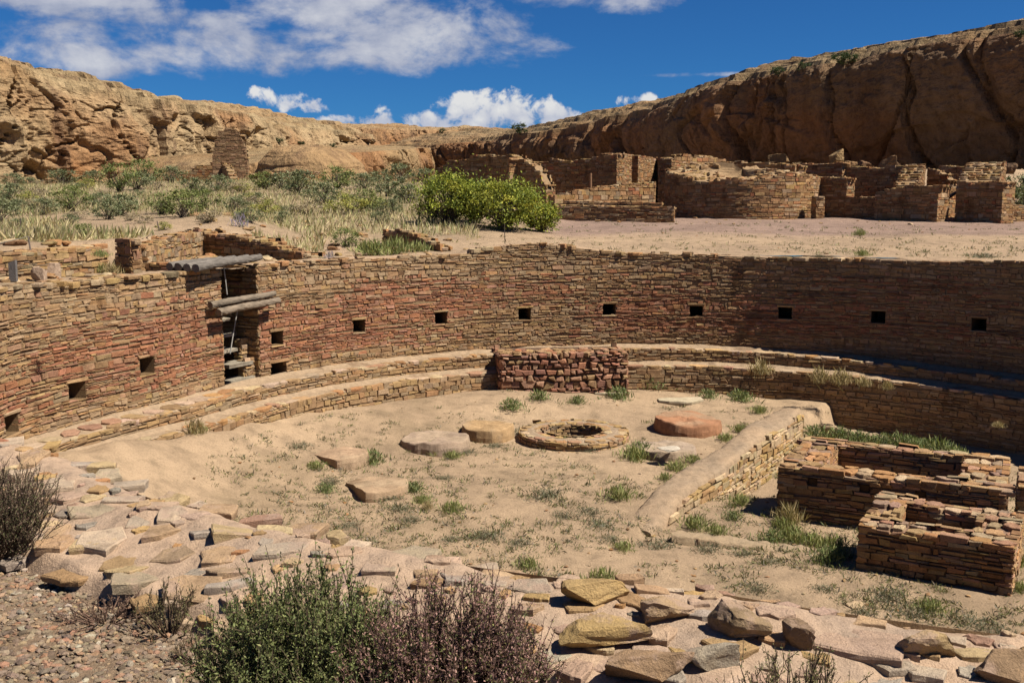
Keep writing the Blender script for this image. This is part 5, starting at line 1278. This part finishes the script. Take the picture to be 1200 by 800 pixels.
# plants on plaza and rim edges
def put_rim_tuft(k, px, py, wpx, label):
    p = at_z(px, py, -1.2)
    for _ in range(4): p = at_z(px, py, gz(p[0], p[1]))
    put_tuft(k, px, py, wpx, gz(p[0], p[1]), label, label.replace('tuft', 'tufts')+' together')
for (k, px, py, w) in ((1,440,300,50),(1,465,298,50),(1,490,297,40),(1,430,296,40)): put_rim_tuft(k, px, py, w, 'fine green grass tuft along the far rim edge')
for (k, px, py, w) in ((3,130,322,30),(1,122,320,26),(1,118,300,22)): put_rim_tuft(k, px, py, w, 'grass tuft at the left retaining wall')
for (k, px, py, w) in ((1,1008,276,18),(0,940,257,22),(0,1075,262,20),(2,1150,302,44),(2,1090,264,40),(2,1170,264,36),(0,1190,262,24),(2,850,262,30),(1,1010,300,20),(2,960,300,16)): put_rim_tuft(k, px, py, w, 'small plant tuft on the bare plaza sand')
# shrubs behind the right ruins and on the cliff tops
jun = shrub('juniper_tree', 'round dark juniper alone on the skyline at the middle of the picture', 'tree', 'junipers on the cliff tops', 1300, (1.0, 1.0, .75), .85, .16, DARKG, [3, 3, 2], 22)
for ch in list(jun.children):
    ch.name = 'crown' if 'foliage' in ch.name else 'trunk'
def top_loc(px, py, y):
    """stand the tree on the rock surface found under this line of sight"""
    bpy.context.view_layer.update(); dg = bpy.context.evaluated_depsgraph_get()
    for k in range(60):
        d = Vector(ray(px, py+k*.7)).normalized(); o = Vector((0, 0, 0)); hit = False
        for _ in range(12):
            ok, loc, nr_, idx, ob, mx = S.ray_cast(dg, o, d)
            if not ok: break
            if ob.name.startswith(('cliff', 'mesa')): hit = True; break
            o = loc+d*.05
        if hit: return (loc.x, loc.y, loc.z-.1)
    p = at_y(px, py, y); return (float(p[0]), float(p[1]), float(p[2]))
jl = top_loc(610, 157, 240); jun.location = jl; q_ = 11*jl[1]/F; jun.scale = (q_, q_, q_*.8)
for (px, py, y, w, lab) in ((988, 74, 104, 28, 'widest dark juniper on the ledge of the right cliff top'), (1001, 70, 105, 18, 'small dark juniper touching the widest one on the right cliff top'), (941, 80, 106, 18, 'dark juniper left of the widest one on the right cliff top'), (912, 86, 106, 20, 'low dark juniper at the left end of the right cliff top ledge'), (1196, 41, 92, 16, 'dark juniper at the top right corner of the cliff'), (326, 165, 128, 12, 'small round juniper on the ledge right of the tall wall fragment'), (353, 168, 128, 12, 'small juniper between two others on the middle ledge'), (391, 170, 128, 10, 'rightmost small juniper on the middle ledge'), (518, 153, 255, 10, 'tiny juniper on the far orange mesa')):
    l_ = top_loc(px, py+3, y); s = w*l_[1]/F/2; copy_thing(jun, l_, rng.uniform(0, 6), (s, s, s*.8), lab)
k2 = protos[0][0]
for (px, py, y, w) in ((1190, 240, 46, 60), (1200, 225, 50, 60), (1215, 235, 44, 60)):
    p = at_y(px, py, y); s = w*y/F/1.5; copy_thing(k2, (p[0], p[1], p[2]-.6), rng.uniform(0, 6), s, 'large grey green sagebrush beyond the rightmost ruin block', 'sagebrush beyond the ruins')
# lavender plant clumps near the antechamber
lav = tuft('lavender_plant', 160, .3, .45, .16, [(.33, .28, .40), (.25, .22, .30), (.2, .2, .12)], [3, 3, 2], .1, 2.5)
p = at_y(281, 272, 26.5); lav.location = (p[0], p[1], gz(p[0], p[1])); tag(lav, 'pale lavender flowering plant above the dark antechamber wall', 'plant')
l2 = lav.copy(); COL.objects.link(l2); p = at_y(386, 300, 21.8); l2.location = (p[0], p[1], gz(p[0], p[1])); l2.scale = (.5, .5, .6); l2['label'] = 'small lavender flowering plant below the dark green shrub on the rim'

# ------------------------------------------------------------------ foreground bushes
def fg_bush(name, label, loc, R_, H_, stems, pal_leaf, w_leaf, twig_col, leafL, side, per, lean=0.0, flare=1.0, leaf_from=.25, thick=.004):
    t = thing(name, loc, label, 'bush'); f = MB(); b = MB(); loc = np.array(loc, float)
    C, D, = [], []
    lvl = []
    for s in range(stems):
        a = rng.uniform(0, 2*math.pi); q = rng.random()**.55; R1_ = R_*q*flare; h = H_*(1-.42*q*q)*rng.uniform(.62, 1.08)
        tip = np.array([R1_*math.cos(a)+lean*h, R1_*math.sin(a), h])
        b0_ = np.array([R_*.16*q*math.cos(a), R_*.16*q*math.sin(a), 0])
        mid = b0_+(tip-b0_)*.5+np.array([math.cos(a), math.sin(a), 0])*R_*.10+rng.normal(0, .02, 3)
        pts = [b0_, b0_+(mid-b0_)*.5, mid, mid+(tip-mid)*.55+rng.normal(0, .012, 3), tip]
        tube(b, np.array(pts)+loc, thick*np.array([1.6, 1.3, 1.0, .75, .4]), np.array(twig_col)*rng.uniform(.7, 1.25), 4, cap=False)
        P = np.array(pts)
        segs = [(P, 1.0)]
        for k in range(side):
            u = rng.uniform(.3, .97)*4; i = min(int(u), 3); p0 = P[i]+(P[i+1]-P[i])*(u-i)
            dv = rdir(1, 1.1)[0]; dv = nrm(dv*.8+nrm(tip-b0_)*.7); ln = rng.uniform(.05, .16)*H_/.8*1.2
            p1 = p0+dv*ln*.5+rng.normal(0, .006, 3); p2 = p0+dv*ln+np.array([0, 0, ln*.12])
            tube(b, np.array([p0, p1, p2])+loc, thick*np.array([.7, .5, .3]), np.array(twig_col)*rng.uniform(.7, 1.25), 3, cap=False)
            segs.append((np.array([p0, p1, p2]), .6))
        for Q, wt in segs:
            n = int(per*wt*(len(Q)-1)/2*rng.uniform(.7, 1.3))
            u = (leaf_from if len(Q) > 3 else 0)+(1-(leaf_from if len(Q) > 3 else 0))*rng.random(n); u = u*(len(Q)-1); i = np.minimum(u.astype(int), len(Q)-2)
            C.append(Q[i]+(Q[i+1]-Q[i])*(u-i)[:, None]+rng.normal(0, .005, (n, 3))); dv = nrm(Q[-1]-Q[0]); dd = rdir(n, .3)+dv*.6; D.append(dd/np.linalg.norm(dd, axis=1, keepdims=True))
            lvl.append(np.full(n, rng.normal(0, .16)))
    C = np.concatenate(C); D = np.concatenate(D); n = len(C); L = leafL*rng.uniform(.6, 1.5, n)
    col = pick(pal_leaf, w_leaf, n)*(1+np.concatenate(lvl))[:, None]
    quads(f, C+D*L[:, None]*.4+loc, D, rdir(n), L, L*rng.uniform(.28, .5, n), np.clip(col, .01, .9))
    b.build('twigs', M['wood'], t); f.build('foliage', M['leaf'], t)
    return t
def near_loc(px, y): x = (px-600)/F*y; r = np.hypot(x-CX, y-CY); z = gz(x, y) if r > 10.6 else rz(x, y); return (x, y, z-.02)
fg_bush('green_bush', 'dense dark green twiggy bush at the bottom of the rim beside the purple one', near_loc(345, 4.35), .50, .80, 250, [(.17, .19, .065), (.12, .14, .045), (.23, .24, .09), (.08, .095, .035)], [4, 3, 2, 2], (.20, .15, .09), .016, 10, 44)
fg_bush('purple_bush', 'twiggy bush of purplish seed spikes at the bottom centre', near_loc(520, 4.2), .48, .79, 250, [(.29, .16, .135), (.38, .225, .18), (.19, .11, .09), (.20, .18, .07), (.14, .15, .055)], [4, 3, 3, 2, 2], (.22, .13, .10), .0135, 10, 44)
fg_bush('dry_bush', 'dark purplish brown twiggy bush at the left edge on the rim', near_loc(-36, 6.7), .50, .72, 240, [(.18, .135, .085), (.13, .125, .06), (.23, .155, .115), (.11, .12, .045)], [3, 3, 2, 2], (.15, .095, .065), .012, 8, 20)
fg_bush('thorny_bush', 'sparse olive thorny twigs rising at the bottom edge right of centre', near_loc(950, 4.25), .34, .52, 60, [(.17, .16, .06), (.12, .12, .045), (.24, .20, .10)], [3, 3, 2], (.20, .13, .085), .012, 8, 18)
fg_bush('dry_weed', 'small dry brown weed at the edge of the gravel left of the green bush', near_loc(178, 5.55), .20, .32, 26, [(.18, .15, .07), (.13, .12, .05)], [1, 1], (.17, .11, .07), .011, 5, 14)
fg_bush('dry_weed', 'flat reddish dry weed spread on the gravel below the rim edge', near_loc(100, 5.75), .34, .16, 46, [(.22, .14, .10), (.17, .11, .075)], [1, 1], (.20, .12, .085), .010, 5, 10)
fg_bush('dry_weed', 'thin dry weed on the gravel right of the flat reddish one', near_loc(215, 5.2), .16, .2, 16, [(.2, .15, .09), (.13, .12, .05)], [1, 1], (.17, .11, .07), .010, 5, 10)

# ------------------------------------------------------------------ gravel at the near edge
def gravel():
    m = MB(); v, f = ICO1; n = 22000
    t = np.r_[rng.uniform(-2.76, -2.34, 17000), rng.uniform(-3.25, -2.3, 5000)]; r = 10.45+np.r_[2.1*rng.random(17000), 2.9*rng.random(5000)]; x = CX+r*np.sin(t); y = CY+r*np.cos(t); keep = (r > 10.47+.05*np.sin(t*40)); x, y, r = x[keep], y[keep], r[keep]; n = len(x)
    s = .007+.022*rng.random(n)**2.2; z = ground_z(x, y)+s*.25
    A = rng.uniform(0, 6.28, n); sx, sy, sz = s*rng.uniform(.8, 1.5, n), s*rng.uniform(.7, 1.1, n), s*rng.uniform(.35, .75, n)
    vv = v[None]*(1+rng.uniform(-.28, .28, (n, len(v), 1))); X = vv[..., 0]*sx[:, None]; Y = vv[..., 1]*sy[:, None]; Z = vv[..., 2]*sz[:, None]
    ca, sa = np.cos(A)[:, None], np.sin(A)[:, None]
    P = np.stack([X*ca-Y*sa+x[:, None], X*sa+Y*ca+y[:, None], Z+z[:, None]], -1)
    col = pick([(.36, .27, .18), (.30, .22, .16), (.44, .31, .19), (.33, .235, .165), (.42, .24, .15), (.22, .16, .11), (.52, .43, .32)], [5, 4, 3, 3, 3, 2, 1], n)
    m.add(P.reshape(-1, 3), ((np.arange(n)*len(v))[:, None, None]+f[None]).reshape(-1, 3), np.repeat(col, len(v), 0))
    tag(m.build('gravel', M['stone']), kind='stuff')
gravel()
